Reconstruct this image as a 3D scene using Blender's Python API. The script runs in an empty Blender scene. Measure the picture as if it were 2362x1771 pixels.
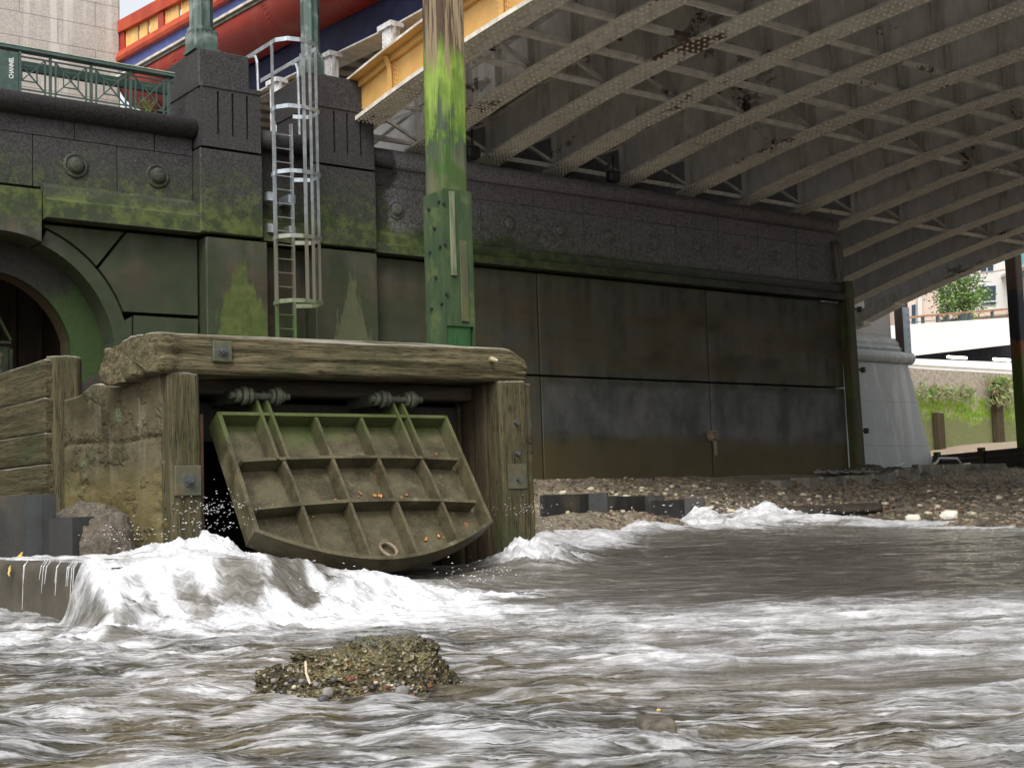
import bpy, bmesh, math, random
import numpy as np
from mathutils import Vector, Matrix, Euler
random.seed(7); RNG = np.random.default_rng(7)
SC = bpy.context.scene; COL = SC.collection

# ------------------------------------------------------------------ camera
CR = np.array([0.79333155, -0.6079037, -0.03283519])
CU = np.array([-0.02778624, -0.09003533, 0.99555089])
CF = np.array([0.60815539, 0.78888956, 0.08831922])
cam_data = bpy.data.cameras.new("camera"); cam = bpy.data.objects.new("camera", cam_data); COL.objects.link(cam)
cam_data.sensor_width = 36.0; cam_data.lens = 36.0 * 3097.0 / 2362.0
cam_data.clip_start = 0.05; cam_data.clip_end = 900
cam.matrix_world = Matrix(((CR[0], CU[0], -CF[0], 0), (CR[1], CU[1], -CF[1], 0), (CR[2], CU[2], -CF[2], 0), (0, 0, 0, 1)))
SC.camera = cam

# ------------------------------------------------------------------ light: an overcast day
SUN_DIR = Vector((-0.62, -0.55, 0.95)).normalized()      # towards the sun
world = bpy.data.worlds.new("World"); SC.world = world; world.use_nodes = True
wn = world.node_tree.nodes; wl = world.node_tree.links; wn.clear()
sky = wn.new("ShaderNodeTexSky"); sky.sky_type = 'NISHITA'; sky.sun_disc = False
sky.sun_elevation = math.asin(SUN_DIR.z); sky.sun_rotation = math.atan2(SUN_DIR.x, SUN_DIR.y)
sky.air_density = 1.0; sky.dust_density = 4.0; sky.ozone_density = 1.0
hs = wn.new("ShaderNodeHueSaturation"); hs.inputs["Saturation"].default_value = 0.22
bgn = wn.new("ShaderNodeBackground"); bgn.inputs[1].default_value = 0.15
won = wn.new("ShaderNodeOutputWorld")
wl.new(sky.outputs[0], hs.inputs["Color"]); wl.new(hs.outputs[0], bgn.inputs[0]); wl.new(bgn.outputs[0], won.inputs[0])
sd = bpy.data.lights.new("sun", 'SUN'); sun = bpy.data.objects.new("sun", sd); COL.objects.link(sun)
sd.energy = 0.7; sd.angle = math.radians(20); sd.color = (1.0, 0.96, 0.9)
sun.rotation_euler = SUN_DIR.to_track_quat('Z', 'Y').to_euler()
SC.view_settings.view_transform = 'Standard'; SC.view_settings.look = 'None'
SC.view_settings.gamma = 1.0; SC.view_settings.exposure = 0.88
SC.cycles.max_bounces = 8; SC.cycles.diffuse_bounces = 4; SC.cycles.glossy_bounces = 3

# ------------------------------------------------------------------ noise in numpy
def _hash(ix, iy, iz, s=0):
    h = (ix.astype(np.int64) * 374761393 + iy.astype(np.int64) * 668265263 + iz.astype(np.int64) * 2147483647 + s * 1274126177) & 0xffffffff
    h = ((h ^ (h >> 13)) * 1274126177) & 0xffffffff
    h = h ^ (h >> 16)
    return (h & 0xffffff) / float(0xffffff)
def vnoise(p, s=0):
    p = np.asarray(p, float); i = np.floor(p); f = p - i; i = i.astype(np.int64); f = f * f * f * (f * (f * 6 - 15) + 10)
    r = 0
    for dx in (0, 1):
        for dy in (0, 1):
            for dz in (0, 1):
                w = (f[..., 0] if dx else 1 - f[..., 0]) * (f[..., 1] if dy else 1 - f[..., 1]) * (f[..., 2] if dz else 1 - f[..., 2])
                r = r + w * _hash(i[..., 0] + dx, i[..., 1] + dy, i[..., 2] + dz, s)
    return r * 2 - 1
def fbm(p, octv=4, s=0, gain=.5):
    p = np.asarray(p, float); a = 1; r = 0; n = 0
    for k in range(octv):
        r = r + a * vnoise(p * 2 ** k + 17.3 * k, s + k); n += a; a *= gain
    return r / n
def sm(a, b, x):
    t = np.clip((x - a) / (b - a), 0, 1); return t * t * (3 - 2 * t)

# ------------------------------------------------------------------ node materials
class NM:
    def __init__(s, name, rough=.8, metal=0.0, spec=.5):
        s.m = bpy.data.materials.new(name); s.m.use_nodes = True; s.t = s.m.node_tree; s.n = s.t.nodes; s.l = s.t.links
        s.b = s.n["Principled BSDF"]; s.b.inputs["Roughness"].default_value = rough; s.b.inputs["Metallic"].default_value = metal
        s.b.inputs["Specular IOR Level"].default_value = spec
        s.g = s.n.new("ShaderNodeNewGeometry")
    def _s(s, inp, v):
        if isinstance(v, bpy.types.NodeSocket): s.l.new(v, inp)
        elif isinstance(v, (tuple, list)) and len(v) == 3 and inp.type == 'RGBA': inp.default_value = (*v, 1)
        else: inp.default_value = v
    def pos(s): return s.g.outputs["Position"]
    def obj(s):
        return s.n.new("ShaderNodeTexCoord").outputs["Object"]
    def xyz(s, v=None):
        q = s.n.new("ShaderNodeSeparateXYZ"); s.l.new(v or s.pos(), q.inputs[0]); return q.outputs
    def vec(s, x, y, z):
        q = s.n.new("ShaderNodeCombineXYZ"); s._s(q.inputs[0], x); s._s(q.inputs[1], y); s._s(q.inputs[2], z); return q.outputs[0]
    def vm(s, v, sc=(1, 1, 1), rot=(0, 0, 0)):
        q = s.n.new("ShaderNodeMapping"); s.l.new(v, q.inputs[0]); q.inputs["Scale"].default_value = sc; q.inputs["Rotation"].default_value = rot; return q.outputs[0]
    def noise(s, v, scale=5, det=4, rough=.55, dist=0.0):
        q = s.n.new("ShaderNodeTexNoise"); s.l.new(v, q.inputs["Vector"]); q.inputs["Scale"].default_value = scale
        q.inputs["Detail"].default_value = det; q.inputs["Roughness"].default_value = rough; q.inputs["Distortion"].default_value = dist; return q.outputs["Fac"]
    def voro(s, v, scale=5, out="Distance", feat='F1'):
        q = s.n.new("ShaderNodeTexVoronoi"); q.feature = feat; s.l.new(v, q.inputs["Vector"]); q.inputs["Scale"].default_value = scale; return q.outputs[out]
    def m2(s, op, a, b=0.0, c=None, clamp=False):
        q = s.n.new("ShaderNodeMath"); q.operation = op; q.use_clamp = clamp; s._s(q.inputs[0], a); s._s(q.inputs[1], b)
        if c is not None: s._s(q.inputs[2], c)
        return q.outputs[0]
    def step(s, v, a, b, lo=0.0, hi=1.0):
        q = s.n.new("ShaderNodeMapRange"); q.interpolation_type = 'SMOOTHSTEP'; s._s(q.inputs[0], v)
        for k, w in zip((1, 2, 3, 4), (a, b, lo, hi)): s._s(q.inputs[k], w)
        return q.outputs[0]
    def mix(s, f, a, b):
        q = s.n.new("ShaderNodeMix"); q.data_type = 'RGBA'; s._s(q.inputs[0], f); s._s(q.inputs[6], a); s._s(q.inputs[7], b); return q.outputs[2]
    def attr(s, name):
        q = s.n.new("ShaderNodeAttribute"); q.attribute_name = name; return q.outputs
    def bump(s, h, strength=.4, dist=.02, normal=None):
        q = s.n.new("ShaderNodeBump"); s._s(q.inputs["Strength"], strength); q.inputs["Distance"].default_value = dist
        s.l.new(h, q.inputs["Height"])
        if normal: s.l.new(normal, q.inputs["Normal"])
        return q.outputs[0]
    def out(s, col, normal=None, rough=None):
        s._s(s.b.inputs["Base Color"], col)
        if normal: s.l.new(normal, s.b.inputs["Normal"])
        if rough is not None: s._s(s.b.inputs["Roughness"], rough)
        return s.m
MATS = {}
def simple(name, c1, c2, scale=6, rough=.7, metal=0.0, bump=.3, bscale=40, bdist=.01, stretch=(1, 1, 1), c3=None, s3=1.5, spec=.5):
    """two-tone weathered surface with an optional third large-scale tint"""
    if name in MATS: return MATS[name]
    k = NM(name, rough, metal, spec); p = k.vm(k.pos(), stretch)
    c = k.mix(k.step(k.noise(p, scale, 6), .35, .65), c1, c2)
    if c3: c = k.mix(k.step(k.noise(k.pos(), s3, 4), .5, .68), c, c3)
    MATS[name] = k.out(c, k.bump(k.noise(p, bscale, 4), bump, bdist)); return MATS[name]

# ------------------------------------------------------------------ mesh building
class MB:
    def __init__(s): s.v = []; s.f = []; s.mi = []; s.k = 0
    def mat(s, k): s.k = k; return s
    def add(s, vs, fs):
        o = len(s.v); s.v.extend(map(tuple, vs)); s.f.extend([tuple(i + o for i in f) for f in fs]); s.mi.extend([s.k] * len(fs)); return s
    def box(s, x0, x1, y0, y1, z0, z1):
        return s.add([(x0, y0, z0), (x1, y0, z0), (x1, y1, z0), (x0, y1, z0), (x0, y0, z1), (x1, y0, z1), (x1, y1, z1), (x0, y1, z1)],
              [(0, 3, 2, 1), (4, 5, 6, 7), (0, 1, 5, 4), (1, 2, 6, 5), (2, 3, 7, 6), (3, 0, 4, 7)])
    def cbox(s, x0, x1, y0, y1, z0, z1, c=.02):
        """box with chamfered edges (convex hull style, 24 verts)"""
        vs = []; 
        for z, iz in ((z0, 1), (z1, -1)):
            for (x, y, ix, iy) in ((x0, y0, 1, 1), (x1, y0, -1, 1), (x1, y1, -1, -1), (x0, y1, 1, -1)):
                vs += [(x + ix * c, y, z + iz * c), (x, y + iy * c, z + iz * c), (x + ix * c, y + iy * c, z)]
        b = bmesh.new(); [b.verts.new(v) for v in vs]; r = bmesh.ops.convex_hull(b, input=b.verts)
        b.verts.index_update(); s.add([v.co[:] for v in b.verts], [[v.index for v in f.verts] for f in b.faces]); b.free(); return s
    def beam(s, a, b, w, h, up=(0, 0, 1)):
        a = Vector(a); b = Vector(b); d = (b - a).normalized(); up = Vector(up)
        if abs(d.dot(up)) > .98: up = Vector((1, 0, 0))
        r = d.cross(up).normalized() * w / 2; u = r.cross(d).normalized() * h / 2
        vs = [p + sx * r + sz * u for p in (a, b) for sx, sz in ((-1, -1), (1, -1), (1, 1), (-1, 1))]
        return s.add(vs, [(0, 1, 2, 3), (7, 6, 5, 4), (0, 4, 5, 1), (1, 5, 6, 2), (2, 6, 7, 3), (3, 7, 4, 0)])
    def prism(s, poly, a, b, axis='y', closed=True):
        """extrude a 2-D outline from a to b along axis; coordinates fill the other two axes in order"""
        n = len(poly); mk = {'x': lambda p, t: (t, p[0], p[1]), 'y': lambda p, t: (p[0], t, p[1]), 'z': lambda p, t: (p[0], p[1], t)}[axis]
        vs = [mk(p, a) for p in poly] + [mk(p, b) for p in poly]
        fs = [(i, (i + 1) % n, (i + 1) % n + n, i + n) for i in range(n)]
        if closed: fs += [tuple(range(n - 1, -1, -1)), tuple(range(n, 2 * n))]
        return s.add(vs, fs)
    def tube(s, pts, r, n=8, cap=True):
        pts = [Vector(p) for p in pts]; rs = r if isinstance(r, (list, tuple)) else [r] * len(pts); vs = []
        for i, p in enumerate(pts):
            d = ((pts[min(i + 1, len(pts) - 1)] - pts[max(i - 1, 0)])).normalized()
            u = Vector((0, 0, 1)) if abs(d.z) < .9 else Vector((1, 0, 0)); a = d.cross(u).normalized(); b = a.cross(d)
            vs += [p + (a * math.cos(2 * math.pi * k / n) + b * math.sin(2 * math.pi * k / n)) * rs[i] for k in range(n)]
        fs = [(i * n + k, i * n + (k + 1) % n, (i + 1) * n + (k + 1) % n, (i + 1) * n + k) for i in range(len(pts) - 1) for k in range(n)]
        if cap: fs += [tuple(range(n - 1, -1, -1)), tuple((len(pts) - 1) * n + k for k in range(n))]
        return s.add(vs, fs)
    def dome(s, c, r, nrm, h=.7, n=6):
        c = Vector(c); nrm = Vector(nrm).normalized(); u = nrm.orthogonal().normalized(); w = nrm.cross(u)
        ring = lambda rr, hh: [c + (u * math.cos(2 * math.pi * k / n) + w * math.sin(2 * math.pi * k / n)) * rr + nrm * hh for k in range(n)]
        vs = ring(r, 0) + ring(r * .75, r * h * .7) + [c + nrm * r * h]
        fs = [(k, (k + 1) % n, (k + 1) % n + n, k + n) for k in range(n)] + [(n + k, n + (k + 1) % n, 2 * n) for k in range(n)]
        return s.add(vs, fs)
    def build(s, name, mats, parent=None, smooth=False, bevel=0):
        me = bpy.data.meshes.new(name); base = Vector(parent_base(parent)) if parent else Vector((0, 0, 0))
        me.from_pydata([(x - base.x, y - base.y, z - base.z) for x, y, z in s.v], [], s.f)
        mats = mats if isinstance(mats, (list, tuple)) else [mats]
        for m in mats: me.materials.append(m)
        if len(mats) > 1: me.polygons.foreach_set("material_index", s.mi)
        b = bmesh.new(); b.from_mesh(me); bmesh.ops.recalc_face_normals(b, faces=b.faces); b.to_mesh(me); b.free()
        if smooth: me.polygons.foreach_set("use_smooth", [True] * len(me.polygons))
        me.update(); o = bpy.data.objects.new(name, me); COL.objects.link(o)
        if parent: o.parent = parent
        if bevel:
            md = o.modifiers.new("bevel", 'BEVEL'); md.width = bevel; md.segments = 2; md.limit_method = 'ANGLE'
        return o
def parent_base(o):
    b = Vector((0, 0, 0))
    while o is not None: b += o.location; o = o.parent
    return b
def tag(o, label=None, cat=None, group=None, kind=None):
    if label: o["label"] = label
    if cat: o["category"] = cat
    if group: o["group"] = group
    if kind: o["kind"] = kind
    return o
def empty(name, loc, label, cat, group=None):
    o = bpy.data.objects.new(name, None); COL.objects.link(o); o.location = loc; o.empty_display_size = .2
    return tag(o, label, cat, group)
def copy_tree(o, parent=None, off=(0, 0, 0)):
    c = o.copy(); COL.objects.link(c); c.parent = parent
    c.location = o.location + Vector(off)
    for ch in list(o.children): copy_tree(ch, c)
    return c
def rough_block(mb, plan, z0, z1, amp=.02, seg=.03, fq=6, seed=0, taper=0.0, rnd=.03, dirn=(1, 1, 1), ztop=None):
    """weathered prism with noise-displaced sides and top. plan = outline (x,y), counter-clockwise; ztop(x,y) optional"""
    P = [Vector(p) for p in plan]; c = sum(P, Vector((0, 0))) / len(P); ring = []
    for i, p in enumerate(P):
        q = P[(i + 1) % len(P)]; n = max(1, int((q - p).length / seg)); ring += [p.lerp(q, k / n) for k in range(n)]
    nz = max(2, int((z1 - z0) / seg)); n = len(ring); V = []
    zs = [z0 + (z1 - z0) * j / nz for j in range(nz + 1)]
    for z in zs:
        for p in ring: V.append((p.x, p.y, z))
    m = 6; 
    for j in range(1, m + 1):
        t = 1 - j / m if j < m else 0.0
        for p in ring:
            q = c + (p - c) * t; V.append((q.x, q.y, z1))
    V = np.array(V); C = np.array([c.x, c.y, 0]); D = V - C; D[:, 2] = 0; L = np.linalg.norm(D[:, :2], axis=1, keepdims=True) + 1e-6; D = D / L
    nn = fbm(V * np.array(dirn) * fq, 4, seed)
    nn = nn - .5 * np.clip(fbm(V * np.array(dirn) * fq * 3, 2, seed + 9) - .25, 0, 1)
    side = (np.arange(len(V)) < n * (nz + 1)).astype(float)
    V[:, :2] += (D[:, :2]) * (nn * amp * side)[:, None]
    edge = sm(z1 - rnd, z1, V[:, 2]) * side; V[:, :2] -= D[:, :2] * (edge * rnd * .6)[:, None]
    top = (V[:, 2] > z1 - 1e-4); V[:, 2] += np.where(top, fbm(V * np.array(dirn) * fq * .8 + 5, 4, seed + 3) * amp * .8 - (side * rnd * .3), 0)
    if ztop is not None: V[:, 2] += (ztop(V[:, 0], V[:, 1])) * ((V[:, 2] - z0) / (z1 - z0))
    R = nz + 1 + m; F = [(j * n + k, j * n + (k + 1) % n, (j + 1) * n + (k + 1) % n, (j + 1) * n + k) for j in range(R - 1) for k in range(n)]
    mb.add(V.tolist(), F); return mb
def rough_beam(mb, a, b, w, h, amp=.02, seg=.03, fq=5, seed=0, up=(0, 0, 1), rnd=.03, grain=.15, cut0=0.0):
    """timber from a to b with rounded arrises and grain-wise weathering"""
    a = Vector(a); b = Vector(b); d = b - a; L = d.length; d.normalize(); up = Vector(up); r = d.cross(up).normalized(); u = r.cross(d).normalized()
    n = max(2, int(L / seg)); sec = []
    def line(p, q, m): return [(p[0] + (q[0] - p[0]) * i / m, p[1] + (q[1] - p[1]) * i / m) for i in range(m)]
    W, H = w / 2, h / 2; c = min(rnd, W * .6, H * .6); mw = max(3, int(w / seg)); mh = max(3, int(h / seg))
    sec += line((-W + c, -H), (W - c, -H), mw) + line((W - c, -H), (W, -H + c), 2) + line((W, -H + c), (W, H - c), mh) + line((W, H - c), (W - c, H), 2)
    sec += line((W - c, H), (-W + c, H), mw) + line((-W + c, H), (-W, H - c), 2) + line((-W, H - c), (-W, -H + c), mh) + line((-W, -H + c), (-W + c, -H), 2)
    m = len(sec); S = np.array(sec); T = np.linspace(0, 1, n + 1); st = []
    st = [(0.0, .0)] + [(0.0, .75)] + [(t, 1.0 if 0 < i < n else .93) for i, t in enumerate(T)] + [(1.0, .75), (1.0, .0)]
    P = []; Q = []
    for t, sc in st:
        for (x, y) in sec: P.append((t * L, x * sc, y * sc)); Q.append(sc)
    P = np.array(P); Q = np.array(Q)
    q = P * np.array([grain, 1, 1]) * fq
    nn = fbm(q * 1.0, 4, seed) + .7 * fbm(q * np.array([1, 3.5, 3.5]), 3, seed + 5) - 1.2 * np.clip(fbm(q * np.array([.8, 2.5, 2.5]) + 9, 2, seed + 8) - .3, 0, 1)
    R = np.linalg.norm(P[:, 1:], axis=1, keepdims=True) + 1e-6
    P[:, 1:] += P[:, 1:] / R * (nn * amp * np.clip(Q - .5, 0, .5) * 2)[:, None]
    P[:, 0] += np.where(P[:, 0] < 1e-6, -1, np.where(P[:, 0] > L - 1e-6, 1, 0)) * fbm(P[:, [1, 2, 0]] * 9, 3, seed) * amp * 1.2
    A = np.array(a); W3 = A + P[:, :1] * np.array(d) + P[:, 1:2] * np.array(r) + P[:, 2:] * np.array(u)
    F = [(j * m + k, j * m + (k + 1) % m, (j + 1) * m + (k + 1) % m, (j + 1) * m + k) for j in range(len(st) - 1) for k in range(m)]
    mb.add(W3.tolist(), F); return mb

# ------------------------------------------------------------------ materials of the place
def granite_dark():
    k = NM("dark_wet_granite", .78, 0, .35); P = k.pos(); x, y, z = k.xyz()
    n1 = k.noise(P, .9, 5); n2 = k.noise(P, 4, 5); sp = k.noise(P, 26, 4, .85); streak = k.noise(k.vm(P, (2.2, 2.2, .22)), 1.2, 5)
    grey = k.mix(k.step(sp, .38, .64), (.015, .0148, .0155), (.056, .053, .054))
    # paler dry granite east of a ragged damp edge
    edge = k.m2('ADD', x, k.m2('MULTIPLY', k.m2('SUBTRACT', k.noise(k.vm(P, (1, 1, 1.6)), 1.1, 5), .5), 1.3))
    dry = k.m2('MULTIPLY', k.step(edge, 14.22, 14.34), k.step(z, 5.15, 5.6))
    pale = k.mix(k.step(sp, .38, .62), (.065, .062, .068), (.19, .178, .19))
    grey = k.mix(dry, grey, pale)
    # lower panels: damp olive grey, brown silt near the foot
    zl = k.m2('ADD', z, k.m2('MULTIPLY', k.m2('SUBTRACT', n1, .5), .9))
    low = k.mix(k.step(streak, .3, .7), (.024, .026, .017), (.082, .072, .048))
    low = k.mix(k.step(n2, .4, .75), low, (.06, .062, .065))
    c = k.mix(k.step(zl, 5.15, 4.9), grey, low)
    # blotches of dried silt on the middle course, bare grey on the bottom course
    blf = k.m2('MULTIPLY', k.step(k.noise(k.vm(P, (.45, 1, 1.1)), .8, 4), .40, .5), k.m2('MULTIPLY', k.step(z, 2.75, 2.95), k.step(z, 4.7, 4.2)))
    c = k.mix(k.m2('MULTIPLY', blf, .7), c, k.mix(n2, (.085, .058, .03), (.05, .038, .02)))
    bl = k.m2('MULTIPLY', k.step(k.noise(k.vm(P, (.45, 1, 1.1)), .8, 4), .5, .6), k.m2('MULTIPLY', k.step(z, 2.8, 3.2), k.step(z, 4.5, 4.0)))
    c = k.mix(k.m2('MULTIPLY', bl, .85), c, k.mix(n2, (.018, .017, .012), (.05, .04, .024)))
    bare = k.m2('MULTIPLY', k.step(z, 2.62, 2.45), k.m2('MULTIPLY', k.step(x, 17.9, 18.5), k.step(k.m2('ADD', z, k.m2('MULTIPLY', k.step(x, 24, 18), -.45)), 1.0, 1.15)))
    c = k.mix(k.m2('MULTIPLY', bare, .85), c, k.mix(k.step(k.noise(k.vm(P, (1.3, 1, .8)), 1.2, 6, .68), .36, .64), (.05, .05, .052), (.115, .112, .112)))
    foot = k.step(zl, 1.5, 1.15)
    c = k.mix(k.m2('MULTIPLY', foot, .85), c, k.mix(n2, (.085, .058, .02), (.05, .042, .014)))
    # algae: strong on the ledge and just above it, film lower down on the left
    gz = k.m2('MULTIPLY', k.step(k.m2('ADD', z, k.m2('MULTIPLY', k.m2('SUBTRACT', n2, .5), 1.0)), 6.55, 5.5), k.step(z, 4.7, 5.05))
    spk = k.step(k.noise(P, 14, 6, .8), .42, .58)
    left = k.step(x, 27, 15.5, .12, 1.0)
    alg = k.m2('MULTIPLY', k.m2('MULTIPLY', gz, spk), left)
    led = k.m2('MULTIPLY', k.m2('MULTIPLY', k.step(z, 4.99, 5.03), k.step(zl, 5.62, 5.42)), k.m2('MULTIPLY', left, k.step(k.noise(k.vm(P, (.5, 1, 3)), 2.2, 5, .65), .3, .52)))
    alg = k.m2('MAXIMUM', alg, led)
    agreen = k.mix(k.step(k.noise(P, 3.4, 6, .7), .42, .62), (.024, .040, .011), (.075, .10, .022))
    c = k.mix(k.m2('MULTIPLY', alg, .9), c, agreen)
    film_or_glint = k.m2('MULTIPLY', k.step(z, 5.1, 4.6), k.m2('MULTIPLY', k.step(k.noise(P, .7, 4), .3, .52), k.step(x, 17.5, 13.0, .2, 1.0)))
    c = k.mix(k.m2('MULTIPLY', film_or_glint, .88), c, k.mix(n2, (.014, .026, .011), (.034, .050, .022)))
    # two bright patches where water runs down between the pillars
    def patch(cx, w, z0, z1, col, c):
        wob = k.m2('MULTIPLY', k.m2('SUBTRACT', k.noise(k.vm(P, (5, 1, .8)), 2.2, 6, .7), .5), .75)
        dx = k.m2('ABSOLUTE', k.m2('ADD', k.m2('SUBTRACT', x, cx), wob))
        hh = k.m2('MULTIPLY', k.step(z, z1, z0), w)
        f = k.step(k.m2('SUBTRACT', dx, hh), .03, -.03)
        f = k.m2('MULTIPLY', f, k.step(z, z1, z1 - .1))
        return k.mix(k.m2('MULTIPLY', f, .9), c, col)
    c = patch(10.93, .50, 3.3, 4.75, k.mix(k.step(k.noise(P, 5, 6, .7), .35, .65), (.045, .07, .012), (.085, .105, .026)), c)
    c = patch(13.25, .42, 2.9, 4.75, k.mix(n2, (.10, .10, .055), (.06, .07, .035)), c)
    # white specks on the rough stone
    spec = k.m2('MULTIPLY', k.step(k.voro(P, 5.5), .045, .02), k.step(z, 5.3, 5.6))
    c = k.mix(spec, c, (.4, .4, .38))
    nb = k.bump(k.noise(P, 45, 4, .7), .5, .012, k.bump(n2, .3, .03))
    return k.out(c, nb, k.step(n1, .3, .7, .55, .85))
M_WALL = granite_dark()
M_JOINT = simple("black_joint", (.006, .007, .005), (.012, .014, .008), 8, .95)

# ------------------------------------------------------------------ river wall
YW = 22.4
wall = empty("river_wall", (17, 24, 0), "long dark granite river wall with mossy ledge, round bosses and an arch at its left end", "river wall")
b = MB().mat(0)
b.box(8.72, 28.2, 23.0, 29.6, -1.4, 6.3).box(-12, 4.5, 23.0, 29.6, -1.4, 6.3).box(4.5, 8.72, 23.0, 29.6, 4.8, 6.3)
b.build("wall_core", M_WALL, wall)
def blocks(mb, xs, z0, z1, y0=YW, y1=23.0, gap=.012, c=.012):
    for a, bb in zip(xs[:-1], xs[1:]): mb.cbox(a + gap / 2, bb - gap / 2, y0, y1, z0, z1, c)
fr = MB()   # frieze of thin-jointed blocks
up_l = [-5.14, -3.7, -2.28, -.86, .56, 1.98, 3.4, 4.82, 6.5, 7.96, 9.4, 10.12]
lo_l = [-4.4, -3.0, -1.6, -.2, 1.25, 2.7, 4.1, 5.6, 7.25, 8.71, 10.12]
blocks(fr, up_l, 6.45, 6.84); blocks(fr, lo_l, 5.56, 6.447)
blocks(fr, [11.35, 12.45], 5.0, 6.84, 22.52)
xr = [13.8] + [13.77 + .02 + 1.42 * i + .68 for i in range(0, 10)] + [28.25]
up_r = [13.8] + [15.18 + 1.43 * i for i in range(0, 9)] + [28.25]
lo_r = [13.8, 15.9] + [16.59 + 1.43 * i for i in range(0, 8)] + [28.25]
blocks(fr, up_r, 6.40, 6.84); blocks(fr, lo_r, 5.44, 6.397)
fr.build("frieze", M_WALL, wall)
# lower facing stones with wide open joints
lw = MB(); G = .035
ac = (6.62, 2.7)
def arc(r, a0, a1, n=18): return [(ac[0] + r * math.cos(math.radians(a0 + (a1 - a0) * i / n)), ac[1] + r * math.sin(math.radians(a0 + (a1 - a0) * i / n))) for i in range(n + 1)]
def mir(p): return [(2 * ac[0] - q[0], q[1]) for q in p][::-1]
angj = math.degrees(math.atan2(4.27 - ac[1], 8.34 - ac[0]))
B1 = arc(2.34, 70, angj + .8) + [(8.84 - .03, 4.93), (ac[0] + .84, 4.93)]
B2 = arc(2.34, angj - .8, 21) + [(10.18, 3.55), (10.18, 4.93), (8.84 + .03, 4.93)]
B3 = [(8.99, 3.48), (8.99, -1.3), (10.18, -1.3), (10.18, 3.48)]
ring1 = arc(2.05, 68, 14) + [(8.65, 3.0), (8.65, -1.3), (8.96, -1.3), (8.96, 3.46)] + arc(2.31, 17, 68)
for P_ in (B1, B2, B3): lw.prism(P_, YW, 23.0, 'y'); lw.prism(mir(P_), YW, 23.0, 'y')
for P_ in (ring1,): lw.prism(P_, YW + .035, 23.0, 'y'); lw.prism(mir(P_), YW + .035, 23.0, 'y')
key = arc(2.05, 69, 111, 10) + [(5.88, 5.5), (7.36, 5.5)]
lw.prism(key, YW - .10, 23.0, 'y')
for x0, x1 in ((-12, -6), (-6, -1), (-1, 3.0)):
    lw.cbox(x0 + G, x1 - G, YW, 23.0, 2.74, 4.93, .015); lw.cbox(x0 + G, x1 - G, YW, 23.0, -1.3, 2.68, .015)
for x0, x1 in ((13.8, 18.05), (18.05, 23.22), (23.22, 28.25)):
    lw.cbox(x0 + G / 2, x1 - G / 2, YW, 23.0, 2.73, 4.94, .015); lw.cbox(x0 + G / 2, x1 - G / 2, YW, 23.0, -1.3, 2.69, .015)
lw.cbox(11.45, 12.45, 22.52, 23.0, -1.3, 4.95, .01)
lw.build("facing_stones", M_WALL, wall)
# ledge mouldings
lg = MB()
profL = [(22.5, 5.64), (22.4, 5.64), (22.26, 5.55), (22.22, 5.36), (22.12, 5.30), (22.10, 5.0), (22.5, 5.0)]
profR = [(22.5, 5.46), (22.4, 5.46), (22.32, 5.38), (22.28, 5.22), (22.18, 5.16), (22.16, 4.99), (22.5, 4.99)]
lg.prism(profL, 7.38, 10.12, 'x').prism(profL, -12, 5.86, 'x')
lg.build("ledge", M_WALL, wall)
lg = MB().prism(profR, 13.8, 28.25, 'x').prism(profR, 11.4, 12.5, 'x'); lg.build("ledge", M_WALL, wall)
# rolled copings
def coping(x0, x1):
    m = MB(); n = int((x1 - x0) / 1.42) + 1
    pr = [(22.36 + .19 * math.cos(math.radians(a)), 6.955 + .185 * math.sin(math.radians(a))) for a in range(60, 301, 12)] + [(23.4, 6.79), (23.4, 7.09)]
    m.prism(pr, x0, x1, 'x'); o = m.build("coping", M_WALL, wall, smooth=False)
    for p in o.data.polygons: p.use_smooth = len(p.vertices) == 4 and abs(p.normal.x) < .5
    return o
coping(-12, 10.12); coping(11.35, 12.45); coping(13.8, 28.1)
# bosses
def boss(x, z, r=.17):
    m = MB(); prof = [(r * 1.3, 0), (r * 1.28, .03), (r * 1.05, .045), (r * 1.0, .03), (r * .82, .03), (r * .8, .075), (r * .62, .10), (r * .3, .108), (0.0005, .11)]
    n = 20; vs = [(x + a * math.cos(2 * math.pi * k / n), 22.405 - d, z + a * math.sin(2 * math.pi * k / n)) for a, d in prof for k in range(n)]
    fs = [(i * n + k, i * n + (k + 1) % n, (i + 1) * n + (k + 1) % n, (i + 1) * n + k) for i in range(len(prof) - 1) for k in range(n)]
    m.add(vs, fs); return m.build("boss", M_WALL, wall, smooth=True)
for x in (7.97, 9.44): boss(x, 6.01)
for i in range(10): boss(14.47 + 1.422 * i, 5.94, .15)
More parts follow.
